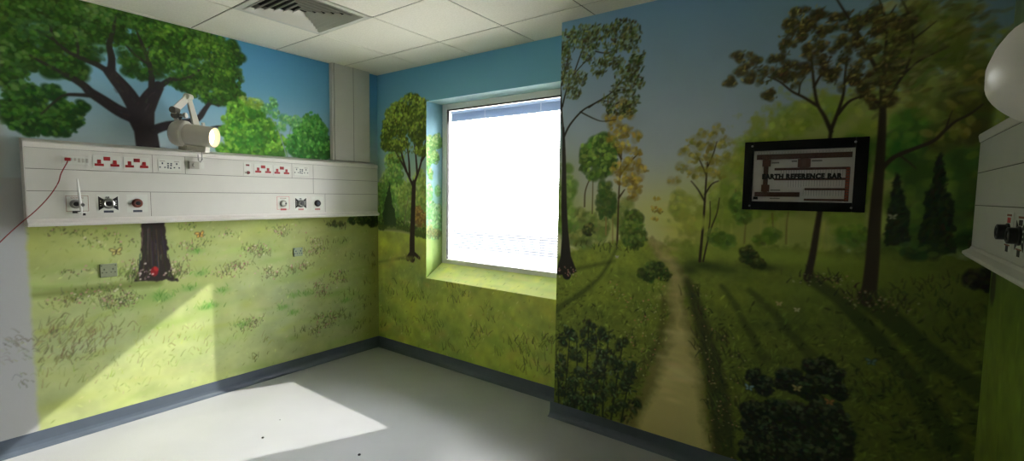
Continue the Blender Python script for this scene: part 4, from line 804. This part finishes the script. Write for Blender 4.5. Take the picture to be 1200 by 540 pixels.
# ------------------------------------------------------------------ window: frame, gasket, glass, integral blind
win = bpy.data.objects.new('window_1', None); C.objects.link(win); win.location = (WX0, REC, SILL_IN); tag(win, kind='structure')
FZ0, FZ1 = SILL_IN, WZ1
fw = .055
fb = MB(); y0, y1 = REC, REC+.09
fb.box(WX0, WX0+fw, y0, y1, FZ0, FZ1).box(WX1-fw, WX1, y0, y1, FZ0, FZ1)
fb.box(WX0+fw, WX1-fw, y0, y1, FZ1-.05, FZ1).box(WX0+fw, WX1-fw, y0, y1, FZ0, FZ0+.03)
fb.build('window_frame', M['frame'], win, bevel=.003)
gx0, gx1, gz0, gz1 = WX0+fw, WX1-fw, FZ0+.03, FZ1-.05
gk = MB(); t = .009
gk.box(gx0, gx0+t*.6, y0+.004, y0+.03, gz0, gz1).box(gx1-t*.6, gx1, y0+.004, y0+.03, gz0, gz1)
gk.box(gx0+t*.6, gx1-t*.6, y0+.004, y0+.03, gz1-t, gz1)
gk.build('gasket', M['gasket'], win)
MB().box(gx0, gx1, y0-.002, y0+.03, gz0, gz0+.012).build('glazing_bead', M['frame'], win, bevel=.002)
MB().box(gx0+.004, gx1-.004, y0+.022, y0+.026, gz0+.004, gz1-.004).build('pane', M['glass'], win)

bl = thing('venetian_blind', (1.395, REC+.055, gz0), 'white venetian blind with open slats inside the window glazing', 'blind')
yb = REC+.050
hb = MB().box(gx0+.012, gx1-.012, yb-.008, yb+.008, gz1-.030, gz1-.010)
hb.build('head_rail', M['slat'], bl)
st = MB()
def slat(mb, z, wd, tilt, th=.0006):
    c, s_ = math.cos(tilt)*wd/2, math.sin(tilt)*wd/2
    mb.prism([(-c, -s_-th), (0, -th+.001), (c, s_-th), (c, s_+th), (0, th+.001), (-c, -s_+th)], lambda p, q, x: Vector((x, yb+p, z+q)), gx0+.012, gx1-.012)
k = 0
for k in range(12): slat(st, gz1-.034-k*.0061, .0105, 1.2)
o = st.build('closed_slats', M['slat_blue'], bl); o['label'] = 'closed slats bunched under the head rail'
sl = MB(); z = gz1-.115; PITCH = .021
while z > gz0+.03:
    slat(sl, z, .0085, math.atan(.76)); z -= PITCH
sl.build('slats', M['slat'], bl)
MB().box(gx0+.012, gx1-.012, yb-.007, yb+.007, gz0+.008, gz0+.020).build('bottom_rail', M['slat'], bl)
for x in (1.166, 1.750):
    MB().box(x-.0035, x+.0035, yb-.0078, yb-.0072, gz0+.02, gz1-.02).build('ladder_cord', M['cordwhite'], bl)

# ------------------------------------------------------------------ bedhead trunking
def trunking(name, xw, sgn, ya, yb_, label, zs, depth=.09):
    """xw: wall plane, sgn: direction into the room; returns empty and X(d) = wall plane + d"""
    X = lambda d: xw+sgn*d
    t = thing(name, (xw, (ya+yb_)/2, zs[-1]), label, 'trunking')
    z_top, z_l, z1, z2, z_f, z_b = zs
    # body with three lengthways panels
    MB().box(X(0), X(depth-.004), ya, yb_, z_b+.004, z_top-.006).build('body', M['white'], t, bevel=.002)
    for n_, a, b in (('cover_panel', z1+.0016, z_l-.0016), ('cover_panel', z2+.0016, z1-.0016), ('cover_panel', z_f+.002, z2-.0016)):
        MB().box(X(depth-.0045), X(depth), ya+.001, yb_-.001, a, b).build(n_, M['white'], t, bevel=.0012)
    for q in (z1, z2, z_l): MB().box(X(depth-.002), X(depth-.0003), ya+.002, yb_-.002, q-.0016, q+.0012).build('panel_seam', M['seam'], t)
    prof = [(0, z_top+.022), (.030, z_top+.020), (depth-.008, z_top+.004), (depth+.006, z_top-.001), (depth+.008, z_top-.010), (depth+.004, z_l), (0, z_l)]
    MB().prism(prof, lambda p, q, y: Vector((X(p), y, q)), ya-.004, yb_+.004).build('top_ledge', M['white_edge'], t, bevel=.002)
    prof = [(0, z_f), (depth+.002, z_f), (depth+.006, z_f-.010), (depth+.026, z_f-.022), (depth+.028, z_f-.030), (depth+.016, z_b+.001), (0, z_b)]
    MB().prism(prof, lambda p, q, y: Vector((X(p), y, q)), ya-.004, yb_+.004).build('bottom_ledge', M['white_edge'], t, bevel=.002)
    for y in (ya, yb_):
        s_ = -1 if y == min(ya, yb_) else 1
        MB().box(X(0), X(depth), y, y+s_*.003, z_b+.006, z_top-.004).build('end_cap', M['white_edge'], t, bevel=.001)
    return t, X
ZL = (1.804, 1.772, 1.652, 1.526, 1.365, 1.321)
tl, XL = trunking('bedhead_trunking', 0, 1, -2.468, -.076, 'long white bedhead trunking with red sockets and gas outlets on the left tree mural wall', ZL)
D = .09
def seamv(y, z0, z1): return MB().box(XL(D-.001), XL(D+.0006), y-.0012, y+.0012, z0, z1).build('panel_joint', M['seam'], tl)
for y in (-1.872, -1.684, -.923, -.736): seamv(y, ZL[2]+.002, ZL[1]-.002)
seamv(-.737, ZL[3]+.002, ZL[2]-.002)
for y in (-1.889, -.629): seamv(y, ZL[4]+.003, ZL[3]-.002)
def fx(name, m, y0, y1, z0, z1, d0=0., d1=.003, parent=None, bevel=.0008, X=None):
    X = X or XL
    return MB().box(X(D+d0), X(D+d1), y0, y1, z0, z1).build(name, m, parent or tl, bevel=bevel)
def tee(mb, y, z, X=None, s=1.):
    X = X or XL
    mb.box(X(D+.003), X(D+.0055), y-.022*s, y+.022*s, z-.019*s, z-.004*s)
    mb.box(X(D+.003), X(D+.0055), y-.009*s, y+.009*s, z-.0035*s, z+.020*s)
def red_socket(y, z):
    p = fx('red_socket', M['plate'], y-.068, y+.068, z-.038, z+.038)
    p['label'] = 'double socket with red pin shutters and red rocker'
    for dy, dz in ((-.038, -.008), (.038, -.008)):
        mb = MB(); tee(mb, y+dy, z+dz); mb.build('pin_shutter', M['red'], p)
    MB().box(XL(D+.003), XL(D+.007), y-.016, y+.016, z+.008, z+.031).build('rocker_switch', M['red'], p, bevel=.001)
    return p
red_socket(-2.106, 1.709); red_socket(-1.956, 1.708); red_socket(-1.156, 1.711); red_socket(-1.008, 1.709)
def white_socket(y, z):
    p = fx('white_socket', M['plate'], y-.066, y+.066, z-.038, z+.038)
    p['label'] = 'white double socket with dark pin slots'
    for s in (-1, 1):
        mb = MB()
        mb.box(XL(D+.003), XL(D+.0036), y+s*.041-.004, y+s*.041+.004, z+.006, z+.018)
        for q in (-1, 1): mb.box(XL(D+.003), XL(D+.0036), y+s*.041+q*.014-.0045, y+s*.041+q*.014+.0045, z-.018, z-.010)
        mb.build('pin_slots', M['label'], p)
        MB().box(XL(D+.003), XL(D+.0065), y+s*.041-.014, y+s*.041+.014, z+.024, z+.030).build('switch', M['grey_plastic'], p)
    mb = MB()
    for dy, dz in ((-.009, .012), (.009, .012), (-.009, -.003), (.006, -.018), (-.010, -.016), (.008, 0)): mb.box(XL(D+.003), XL(D+.0038), y+dy-.005, y+dy+.005, z+dz-.0045, z+dz+.0045)
    mb.build('usb_ports', M['label'], p)
white_socket(-1.776, 1.706); white_socket(-.843, 1.713)
# nurse call plate with the red plug, left end
cp = fx('call_point', M['plate'], -2.312, -2.195, 1.684, 1.732); cp['label'] = 'pale nurse call plate with a row of small buttons'
for k in range(6): fx('button', M['grey_plastic'], -2.296+k*.018, -2.284+k*.018, 1.706 if k < 3 else 1.698, 1.722, .003, .005, cp)
# small grey switched outlet and its clip under the lamp
sw = fx('grey_switch', M['grey_plastic'], -1.664, -1.604, 1.690, 1.742, 0, .02); sw['label'] = 'square grey switch block under the lamp'
MB().cyl((XL(D+.02), -1.634, 1.716), (XL(D+.028), -1.634, 1.716), .014, .012).build('knob', M['grey_plastic'], sw, smooth=True)
lb = fx('paper_label', M['plate'], -1.590, -1.566, 1.695, 1.74, 0, .001)
# call socket left of the right hand red sockets
c2 = fx('call_socket', M['plate'], -1.300, -1.245, 1.660, 1.755)
fx('indicator', M['darkred'], -1.284, -1.258, 1.731, 1.744, .003, .005, c2)
MB().cyl((XL(D), -1.268, 1.681), (XL(D+.014), -1.268, 1.681), .013, .010).build('plug', M['darkred'], c2, smooth=True)
MB().cyl((XL(D+.006), -1.292, 1.680), (XL(D+.012), -1.280, 1.680), .006).build('plug_tail', M['grey_plastic'], c2, smooth=True)

def outlet_body(p, y, z, X, r=.021, ring=None, out=.016, core=None):
    ring = ring or M['steel']; core = core or M['black']
    MB().lathe((X(D+.001), y, z), (X(1)-X(0), 0, 0), [(0, r*1.25), (.004, r*1.25), (.006, r*1.05), (out, r), (out+.002, r*.86), (out, r*.66), (out-.003, r*.62)], 28).build('outlet_ring', ring, p, smooth=True)
    MB().lathe((X(D+.001), y, z), (X(1)-X(0), 0, 0), [(0, r*.6), (out+.001, r*.56), (out+.002, r*.3)], 20).build('outlet_socket', core, p, smooth=True)
def frame_lines(p, y, z, hw, hh, m, X, t=.0022):
    mb = MB()
    a, b = X(D+.001), X(D+.0018)
    mb.box(a, b, y-hw, y+hw, z+hh-t, z+hh).box(a, b, y-hw, y+hw, z-hh, z-hh+t).box(a, b, y-hw, y-hw+t, z-hh+t, z+hh-t).box(a, b, y+hw-t, y+hw, z-hh+t, z+hh-t)
    return mb.build('printed_border', m, p)
def bowtie(p, y, z, w, h, X, m):
    for s in (-1, 1):
        mb = MB(); poly = [(s*w, h), (s*w, -h), (s*.012, -.018), (s*.012, .018)]
        mb.prism(poly, lambda a, b, d: Vector((X(D+d), y+a, z+b)), .001, .0018); q = mb.build('bow_tie_mark', m, p)
        md = MB()
        for k in (-1, 0, 1): md.box(X(D+.0018), X(D+.0024), y+s*w*.78-.003, y+s*w*.78+.003, z+k*.014-.003, z+k*.014+.003)
        md.build('white_dots', M['plate'], q)
UX, UZ = (0, 1, 0), (0, 0, 1)
def gas(kind, y, z, lab, name):
    p = MB().box(XL(D), XL(D+.001), y-.055, y+.055, z-.058, z+.056).build('gas_outlet', M['plate'], tl)
    p['label'] = name
    if kind == 'oxygen':
        frame_lines(p, y, z, .051, .047, M['printbrown'], XL)
        text_mesh('lettering', 'OXYGEN', .014, M['printbrown'], p, (XL(D+.001), y-.030, z+.029), UX, UZ)
        outlet_body(p, y-.008, z-.003, XL, .022, M['steel'])
    elif kind == 'oxygen2':
        frame_lines(p, y, z, .051, .052, M['printred'], XL)
        text_mesh('lettering', 'OXYGEN', .012, M['printbrown'], p, (XL(D+.001), y-.026, z+.034), UX, UZ)
        outlet_body(p, y, z-.003, XL, .023, M['grey_plastic'], core=M['plate'])
        MB().cyl((XL(D+.012), y+.012, z-.003), (XL(D+.022), y+.012, z-.003), .006).build('release_button', M['label'], p, smooth=True)
    elif kind == 'air':
        bowtie(p, y, z, .048, .044, XL, M['printblack'])
        text_mesh('lettering', 'AIR', .014, M['printblack'], p, (XL(D+.001), y-.014, z+.032), UX, UZ, bold=.0004)
        outlet_body(p, y, z-.002, XL, .026, M['steel'])
    else:
        outlet_body(p, y, z, XL, .023, M['brown'] if kind == 'vac' else M['black'], core=M['black'] if kind == 'vac' else M['label'])
    MB().box(XL(D+.001), XL(D+.002), y-.024, y+.024, z-.058, z-.044).build('name_strip', lab, p)
gas('oxygen', -2.254, 1.453, M['printblack'], 'square framed gas outlet with flow tube in front')
gas('air', -2.109, 1.453, M['label'], 'gas outlet on a black bow tie mark with slate label')
gas('vac', -1.962, 1.453, M['label'], 'round brown ringed gas outlet')
gas('oxygen2', -1.001, 1.448, M['labelred'], 'gas outlet framed by a thin red square')
gas('air', -.852, 1.446, M['labelrose'], 'gas outlet on a black bow tie mark with rose label')
gas('vac2', -.702, 1.445, M['labelrose'], 'round black ringed gas outlet')

# flow meter: milky upright tube plugged into the first outlet
fm = thing('flowmeter', (XL(D+.035), -2.245, 1.375), 'slim white upright flow tube plugged into the framed gas outlet at the left end', 'flowmeter')
MB().lathe((XL(D+.035), -2.243, 1.387), (.0, -.012, .215), [(0, .0055), (.06, .0075), (.15, .0065), (.20, .0045), (.215, .002)], 14).build('tube', M['clear'], fm, smooth=True)
MB().lathe((XL(D+.018), -2.238, 1.446), (1, 0, 0), [(0, .012), (.016, .013), (.022, .010), (.026, .008)], 16).build('valve_body', M['steel'], fm, smooth=True)
MB().box(XL(D+.026), XL(D+.044), -2.262, -2.222, 1.396, 1.404).build('outlet_spigot', M['clear'], fm, bevel=.002)
MB().cyl((XL(D+.035), -2.232, 1.396), (XL(D+.035), -2.232, 1.382), .007).build('knob', M['black'], fm, smooth=True)

# red cord from the call plate
cd = thing('call_cord', (.12, -2.60, 1.23), 'thin red cord hanging from the call plate and swinging left out of view', 'cord')
MB().box(.0965, .116, -2.302, -2.276, 1.703, 1.722).build('plug', M['red'], cd, bevel=.003)
pts = [(.105, -2.289, 1.708), (.118, -2.294, 1.694), (.122, -2.308, 1.664), (.125, -2.326, 1.622), (.125, -2.337, 1.578), (.13, -2.368, 1.516), (.135, -2.408, 1.456), (.14, -2.452, 1.402), (.15, -2.50, 1.352), (.16, -2.555, 1.290), (.17, -2.63, 1.20), (.18, -2.72, 1.115)]
fine = []
for i in range(len(pts)-1):
    p0, p1, p2, p3 = (Vector(pts[max(0, min(len(pts)-1, i+k))]) for k in (-1, 0, 1, 2))
    for q in range(5):
        t_ = q/5; fine.append(.5*((2*p1)+(p2-p0)*t_+(2*p0-5*p1+4*p2-p3)*t_*t_+(3*p1-p0-3*p2+p3)*t_**3))
fine.append(Vector(pts[-1]))
MB().tube(fine, .0028, 8).build('flex', M['cord'], cd, smooth=True)

# ------------------------------------------------------------------ vertical duct above the trunking
def vduct(ya, yb_, x0, sgn, ztop, zbot, label, seam_at, dep=.05):
    X = lambda d: x0+sgn*d
    v = thing('vertical_duct', (x0, (ya+yb_)/2, zbot), label, 'duct')
    MB().box(X(0), X(dep), ya+.016, yb_, zbot, ztop).build('casing', M['white'], v, bevel=.003)
    MB().box(X(0), X(dep-.006), ya, ya+.014, zbot, ztop).build('edge_strip', M['white_edge'], v, bevel=.003)
    MB().box(X(dep-.001), X(dep+.0008), seam_at-.0015, seam_at+.0015, zbot, ztop).build('seam', M['seam'], v)
    MB().box(X(dep), X(dep+.001), ya+.020, ya+.022, zbot, ztop).build('cover_edge', M['seam'], v)
    return v
vduct(-.517, -.125, 0, 1, H, 1.828, 'white vertical service duct rising from the trunking to the ceiling by the left corner', -.303)

# ------------------------------------------------------------------ painted over wall plates
def wall_plate(y, z, w, h, rgb, dark, label):
    m = mat('painted over plate', rgb, .55, vary=.12, scale=70); d = mat('plate slots', dark, .6)
    p = thing('wall_socket', (0, y, z), label, 'socket')
    f_ = MB().box(0, .009, y-w/2, y+w/2, z-h/2, z+h/2).build('face_plate', m, p, bevel=.003)
    for s in (-1, 1):
        mb = MB()
        mb.box(.009, .0098, y+s*w*.25-.004, y+s*w*.25+.004, z+.002, z+.014)
        for q in (-1, 1): mb.box(.009, .0098, y+s*w*.25+q*.010-.004, y+s*w*.25+q*.010+.004, z-.016, z-.009)
        mb.build('pin_slots', d, f_)
    for s in (-1, 1): MB().cyl((.009, y+s*w*.40, z+h*.36), (.0102, y+s*w*.40, z+h*.36), .004, seg=10).build('screw', d, f_)
wall_plate(-2.105, 1.022, .088, .086, (142, 150, 118), (92, 98, 76), 'grey green painted over socket left of the painted tree trunk base')
wall_plate(-.837, 1.028, .082, .074, (148, 166, 134), (52, 64, 92), 'small pale socket with blue slots on the meadow below the right end of the trunking')

# ------------------------------------------------------------------ examination lamps
def exam_lamp(name, P, label, head, head_dir, elbow, lit=True):
    """P(x, y, z) maps lamp coordinates (x = out of the wall) to the room; head and elbow in lamp coordinates"""
    V = lambda x, y, z: Vector(P(x, y, z))
    t = thing(name, V(.055, -1.565, 1.828), label, 'lamp')
    hd = Vector(head_dir).normalized(); hc = V(*head)
    prof = [(-.072, .004), (-.070, .030), (-.062, .054), (-.046, .076), (-.022, .086), (.006, .0895), (.028, .088), (.034, .080), (.038, .072)]
    MB().lathe(hc, hd, prof, 40).build('rear_dome', M['lamp'], t, smooth=True)
    prof = [(.036, .0715), (.06, .0715), (.208, .0685), (.214, .066), (.213, .0625), (.14, .0605)]
    MB().lathe(hc, hd, prof, 40).build('barrel', M['lamp'], t, smooth=True)
    MB().lathe(hc, hd, [(.165, .0595), (.176, .0595), (.180, .050), (.181, .02)], 36).build('lens', M['glow' if lit else 'grey_plastic'], t, smooth=True)
    side = hd.cross(Vector((0, 0, 1))).normalized()
    # hood liner in front of the lens; when lit, lamplight added as warm emission
    MB().lathe(hc, hd, [(.177, .0602), (.2125, .0618), (.2125, .0602), (.177, .0590)], 36, cap=False).build('rim', M['rim_glow' if lit else 'lamp'], t, smooth=True)
    dn = Vector((0, 0, -1))
    MB().bar(hc+hd*.03+dn*.088, hc+hd*.165+dn*.088, .036, .05).build('under_rail', M['lamp'], t, bevel=.003)
    MB().bar(hc-hd*.010+dn*.092, hc+hd*.044+dn*.092, .034, .058).build('under_clamp', M['grey_plastic'], t, bevel=.004)
    up = Vector((0, 0, 1)); kt = V(*elbow); k0 = hc+up*.080-hd*.02
    for s in (-1, 1): MB().bar(k0+side*s*.018, kt+side*s*.018, .030, .007, up=hd).build('yoke', M['lamp'], t, bevel=.002)
    kn = k0+(kt-k0)*.52
    MB().cyl(kn-side*.028, kn+side*.028, .021).build('tilt_joint', M['lamp_dark'], t, smooth=True)
    MB().cyl(kt-side*.026, kt+side*.026, .021).build('elbow_joint', M['lamp_dark'], t, smooth=True)
    MB().lathe(kn+hd*.018, hd+up*.2, [(0, .006), (.028, .006), (.030, .018), (.046, .018), (.048, .014)], 14).build('clamp_knob', M['lamp'], t, smooth=True)
    dz = kt.z-V(*(.2, -1.766, 2.066)).z
    e1 = V(.15, -1.670, 2.172)+up*dz; e2 = V(.058, -1.570, 1.875)
    for s in (-1, 1): MB().bar(kt+side*s*.011, e1+side*s*.011, .034, .010, up=(0, 0, 1)).build('upper_arm', M['lamp'], t, bevel=.003)
    MB().cyl(e1-side*.024, e1+side*.024, .021).build('top_joint', M['lamp'], t, smooth=True)
    a_ = (e2-e1).normalized(); w_ = a_.cross(Vector((1, 0, 0))).normalized(); n_ = a_.cross(w_)
    def quad(c_, hw, ht): return [c_-w_*hw-n_*ht, c_+w_*hw-n_*ht, c_+w_*hw+n_*ht, c_-w_*hw+n_*ht]
    MB().rings([quad(e1, .014, .012), quad(e1+(e2-e1)*.5, .020, .013), quad(e2, .026, .014)]).build('lower_arm', M['lamp'], t, bevel=.004)
    MB().bar(V(.062, -1.535, 1.87), V(.080, -1.560, 2.02)+up*dz*.5, .018, .016, up=w_).build('tension_rod', M['lamp'], t, bevel=.003)
    MB().lathe(V(.055, -1.562, 1.828), up, [(0, .036), (.008, .036), (.012, .030), (.060, .028)], 24).build('pivot_base', M['lamp'], t, smooth=True)
    pts_ = [V(.090, -1.585, 1.850), V(.112, -1.588, 1.838), V(.124, -1.590, 1.80), V(.126, -1.590, 1.760), V(.122, -1.600, 1.738), V(.121, -1.612, 1.750), V(.121, -1.612, 1.790)]
    MB().tube(pts_, .0045, 8).build('ledge_clip', M['steel'], t, smooth=True)
    return t, hc, hd
PLamp = lambda x, y, z: (x, y, z)
lampL, hc, hd = exam_lamp('examination_lamp', PLamp, 'pale articulated examination lamp, lit, on top of the left bedhead trunking', (.17, -1.722, 1.918), (.76, .62, -.10), (.19, -1.766, 2.066))
sp = bpy.data.lights.new('lamp_bulb', 'SPOT'); sp.energy = 5; sp.spot_size = math.radians(80); sp.color = (1, .88, .7); sp.shadow_soft_size = .05
so = bpy.data.objects.new('lamp_bulb', sp); C.objects.link(so); so.parent = lampL; so.location = (hc+hd*.2)-lampL.location
so.rotation_euler = hd.to_track_quat('-Z', 'Y').to_euler()

# ------------------------------------------------------------------ right hand trunking and lamp
te, XEt = trunking('bedhead_trunking', XE, -1, -.375, -3.2, 'white bedhead trunking on the far right wall with black gas outlets', ZL, .088)
def gasE(y, z, kind):
    p = MB().box(XEt(D), XEt(D+.001), y-.05, y+.05, z-.058, z+.060).build('gas_outlet', M['plate'], te)
    p['label'] = 'black gas outlet'
    MB().lathe((XEt(D), y, z), (-1, 0, 0), [(0, .027), (.006, .027), (.008, .023), (.026, .023), (.028, .019), (.026, .014), (.022, .013)], 28).build('outlet_ring', M['black'], p, smooth=True)
    MB().lathe((XEt(D), y, z), (-1, 0, 0), [(0, .012), (.024, .012), (.025, .006)], 18).build('outlet_socket', M['label'], p, smooth=True)
    a, b = XEt(D+.001), XEt(D+.002)
    MB().box(a, b, y-.026, y+.026, z+.048, z+.054).build('name_strip', M['printbrown'], p)
    MB().box(a, b, y-.018, y+.018, z+.028, z+.044).build('printed_sign', M['printred'] if kind == 0 else M['printblack'], p)
    MB().box(a, b, y-.030, y+.030, z-.040, z-.036).build('printed_line', M['printbrown'], p)
    MB().box(a, b, y-.014, y+.014, z-.058, z-.040).build('label_tag', M['printblack'], p)
    if kind == 1: bowtie(p, y, z, .046, .042, XEt, M['printblack'])
gasE(-.965, 1.451, 0); gasE(-1.10, 1.448, 1)
PE = lambda x, y, z: (XE-x, y, z)
exam_lamp('examination_lamp', PE, 'white dome of an examination lamp above the far right trunking, cut by the photo edge', (.212, -1.945, 1.732), (.42, .42, .8), (.15, -1.92, 1.965), False)

# ------------------------------------------------------------------ earth reference bar board
bx0, bx1, bz0, bz1 = 3.353, 3.873, 1.482, 1.830
yf = YR-.045
eb = thing('earth_bar_box', ((bx0+bx1)/2, YR, bz0), 'black framed earth reference bar cabinet screwed to the right mural wall', 'cabinet')
MB().box(bx0+.004, bx1-.004, YR, YR-.020, bz0+.004, bz1-.004).build('back_box', M['board'], eb)
fl, ft, fbm, fr = .042, .046, .044, .050
mb = MB()
mb.box(bx0, bx0+fl, YR-.004, yf, bz0, bz1).box(bx1-fr, bx1, YR-.004, yf, bz0, bz1)
mb.box(bx0+fl, bx1-fr, YR-.004, yf, bz1-ft, bz1).box(bx0+fl, bx1-fr, YR-.004, yf, bz0, bz0+fbm)
mb.build('frame', M['board'], eb, bevel=.003)
ix0, ix1, iz0, iz1 = bx0+fl, bx1-fr, bz0+fbm, bz1-ft
yp = YR-.024
MB().box(ix0, ix1, yp, YR-.020, iz0, iz1).build('back_panel', M['paper'], eb)
# panel layout given as fractions of the visible opening (u from the left, v from the top)
def bp(u, v): return ix0+(ix1-ix0)*u, iz1-(iz1-iz0)*v
def ebar(name, m, u0, u1, v0, v1, d=.008, parent=None, back=0.):
    x0, z1_ = bp(u0, v0); x1, z0_ = bp(u1, v1)
    return MB().box(x0, x1, yp-back, yp-back-d, z0_, z1_).build(name, m, parent or eb, bevel=.0008)
wires = MB()
for k in range(24):
    u = .30+k*.026
    for v0, v1 in ((.36, .52),) if k < 3 else ((.36, .52), (.56, .72)) if k < 9 else ((.36, .52), (.56, .70), (.75, .88)):
        x0, z1_ = bp(u, v0); _, z0_ = bp(u, v1); wires.box(x0-.0006, x0+.0006, yp, yp-.0016, z0_, z1_)
for k in range(30):
    x0, z1_ = bp(.05+k*.031, .03); _, z0_ = bp(.05+k*.031, .065); wires.box(x0-.0005, x0+.0005, yp, yp-.0012, z0_, z1_)
wires.build('earth_wires', M['wire'], eb)
for a in ((.035, .975, .075, .175), (.23, .955, .345, .39), (.23, .93, .545, .585), (.545, .935, .735, .775), (.545, .935, .935, .975), (.03, .50, .815, .905)):
    ebar('copper_bar', M['copper'], *a)
ebar('copper_bar', M['copper'], .115, .165, .175, .815, .007)
ebar('copper_bar', M['copper'], .485, .575, .175, .345, .007)
for a in ((.10, .185, .18, .31), (.10, .185, .67, .81), (.465, .50, .18, .34), (.555, .59, .18, .34)):
    ebar('insulator', M['insul'], *a, d=.010)
ts = ebar('terminal_strip', M['insul'], .925, .965, .35, .98, .009)
for k in range(12): ebar('terminal', M['terminal'], .930, .960, .365+k*.051, .395+k*.051, .004, ts, .009)
for k in range(13): ebar('bolt', M['insul'], .06+k*.069, .072+k*.069, .105, .145, .004, None, .008)
for a in ((.195, .275, .225, .255), (.40, .455, .205, .235), (.60, .70, .205, .235), (.195, .30, .765, .79), (.195, .30, .93, .95)):
    ebar('small_label', M['wire'], *a, d=.001)
ebar('maker_plate', M['printblack'], .015, .065, .91, .965, .002)
x0, z0_ = bp(.105, .555)
text_mesh('lettering', 'EARTH REFERENCE BAR', .033, M['printblack'], eb, (x0, yf+.0115, z0_), (1, 0, 0), (0, 0, 1), sx=.86, bold=.0026, space=1.13)
MB().box(ix0, ix1, yf+.012, yf+.015, iz0, iz1).build('clear_cover', M['clear_cover'], eb)
for x, z in ((bx0+.036, bz1-.022), (bx1-.052, bz1-.022), (bx0+.036, bz0+.02), (bx1-.052, bz0+.02)):
    MB().lathe((x, yf+.001, z), (0, -1, 0), [(0, .0055), (.002, .005), (.003, .003)], 12).build('screw', M['steel'], eb, smooth=True)

# ------------------------------------------------------------------ ceiling air diffuser
dx0, dx1, dy1, dy0 = GX, GX+.6, -GY-.6, -GY-1.2
dcx, dcy = (dx0+dx1)/2, (dy0+dy1)/2
df = thing('ceiling_diffuser', (dcx, dcy, H-.004), 'square white louvred air diffuser set in the ceiling', 'air vent')
def sq(r, z): return [Vector((dcx+sx*r, dcy+sy*r, z)) for sx, sy in ((-1, -1), (1, -1), (1, 1), (-1, 1))]
mb = MB(); mb.rings([sq(.297, H-.003), sq(.262, H-.004), sq(.256, H+.004), sq(.256, H+.06), sq(.297, H+.06)], closed=True)
mb.build('outer_frame', M['louvre'], df)
for k in range(6):
    r = .250-k*.040
    mb = MB(); rr = [sq(r, H-.003), sq(r-.003, H-.004), sq(max(r-.020, .004), H+.017), sq(max(r-.018, .006), H+.019)]
    mb.rings(rr, closed=True); mb.build('louvre_blade', M['louvre'], df)
MB().box(dcx-.255, dcx+.255, dcy-.255, dcy+.255, H+.056, H+.06).build('plenum', M['duct_dark'], df)

# ------------------------------------------------------------------ specks on the floor
for i, (x, y, r) in enumerate(((.926, -1.602, .008), (1.564, -1.350, .009), (.778, -1.417, .004))):
    mb = MB(); prof = [(0, r*.9), (r*.4, r), (r*.8, r*.6), (r*.95, r*.2)]
    mb.lathe((x, y, 0), (0, 0, 1), prof, 7)
    o = mb.build('grit', M['grit'])
    tag(o, ('black crumb of grit in the middle of the sunlit patch of floor', 'black crumb of grit on the shaded floor beside the sunlit patch', 'tiniest dark speck on the sunlit floor nearer the wall')[i], 'crumb', 'crumbs on the floor')

# ------------------------------------------------------------------ outside: paving and a low building
GZ = -4.2
tag(MB().box(-60, 60, -70, 90, GZ-.2, GZ).build('ground_outside', M['pave']), kind='structure')
def building(x0, x1, y0, y1, z1, label):
    b = thing('building', ((x0+x1)/2, y0, GZ), label, 'building')
    MB().box(x0, x1, y0, y1, GZ, z1).build('walls', M['ext_wall'], b)
    MB().box(x0-.3, x1+.3, y0-.3, y1+.3, z1, z1+.35).build('roof', M['roof'], b)
    n = int((x1-x0)/2.4)
    for k in range(n):
        xx = x0+1.0+k*2.4
        MB().box(xx, xx+1.3, y0-.06, y0-.01, z1-1.4, z1-.6).build('window', M['ext_glass'], b)
building(-42, -11, 34, 44, -2.4, 'low dark outbuilding seen faintly through the bottom of the blind')

# ------------------------------------------------------------------ light: overcast-bright sky and low sun
wd = bpy.data.worlds.new('sky'); bpy.context.scene.world = wd; wd.use_nodes = True
bg = wd.node_tree.nodes['Background']; bg.inputs['Color'].default_value = (.98, .975, 1, 1); bg.inputs['Strength'].default_value = SKY
sd = bpy.data.lights.new('sun', 'SUN'); sd.energy = SUN; sd.angle = math.radians(.53); sd.color = (1, .96, .88)
so = bpy.data.objects.new('sun', sd); C.objects.link(so); so.location = (4, 8, 8)
so.rotation_euler = Vector((-.458, -1, -.76)).to_track_quat('-Z', 'Y').to_euler()

# ------------------------------------------------------------------ camera
cam = bpy.data.cameras.new('camera'); co = bpy.data.objects.new('camera', cam); C.objects.link(co)
cam.sensor_fit = 'HORIZONTAL'; cam.sensor_width = 36; cam.lens = 16.654; cam.clip_start = .05; cam.clip_end = 300
Rv, Uv, Fv = Vector((.80206898, .59706816, .01396312)), Vector((-.05625521, .05225309, .99704813)), Vector((-.59457607, .80048687, -.07549878))
mw = Matrix((Rv, Uv, -Fv)).transposed().to_4x4(); mw.translation = (3.87196648, -2.97875987, 1.54220893)
co.matrix_world = mw
sc = bpy.context.scene; sc.camera = co
vs = sc.view_settings; vs.view_transform = 'Standard'; vs.look = 'None'; vs.gamma = 1; vs.use_curve_mapping = False; vs.exposure = EXPO
sc.cycles.max_bounces = 12; sc.cycles.diffuse_bounces = 8; sc.cycles.transparent_max_bounces = 16; sc.cycles.use_denoising = True
sc.cycles.sample_clamp_indirect = 0
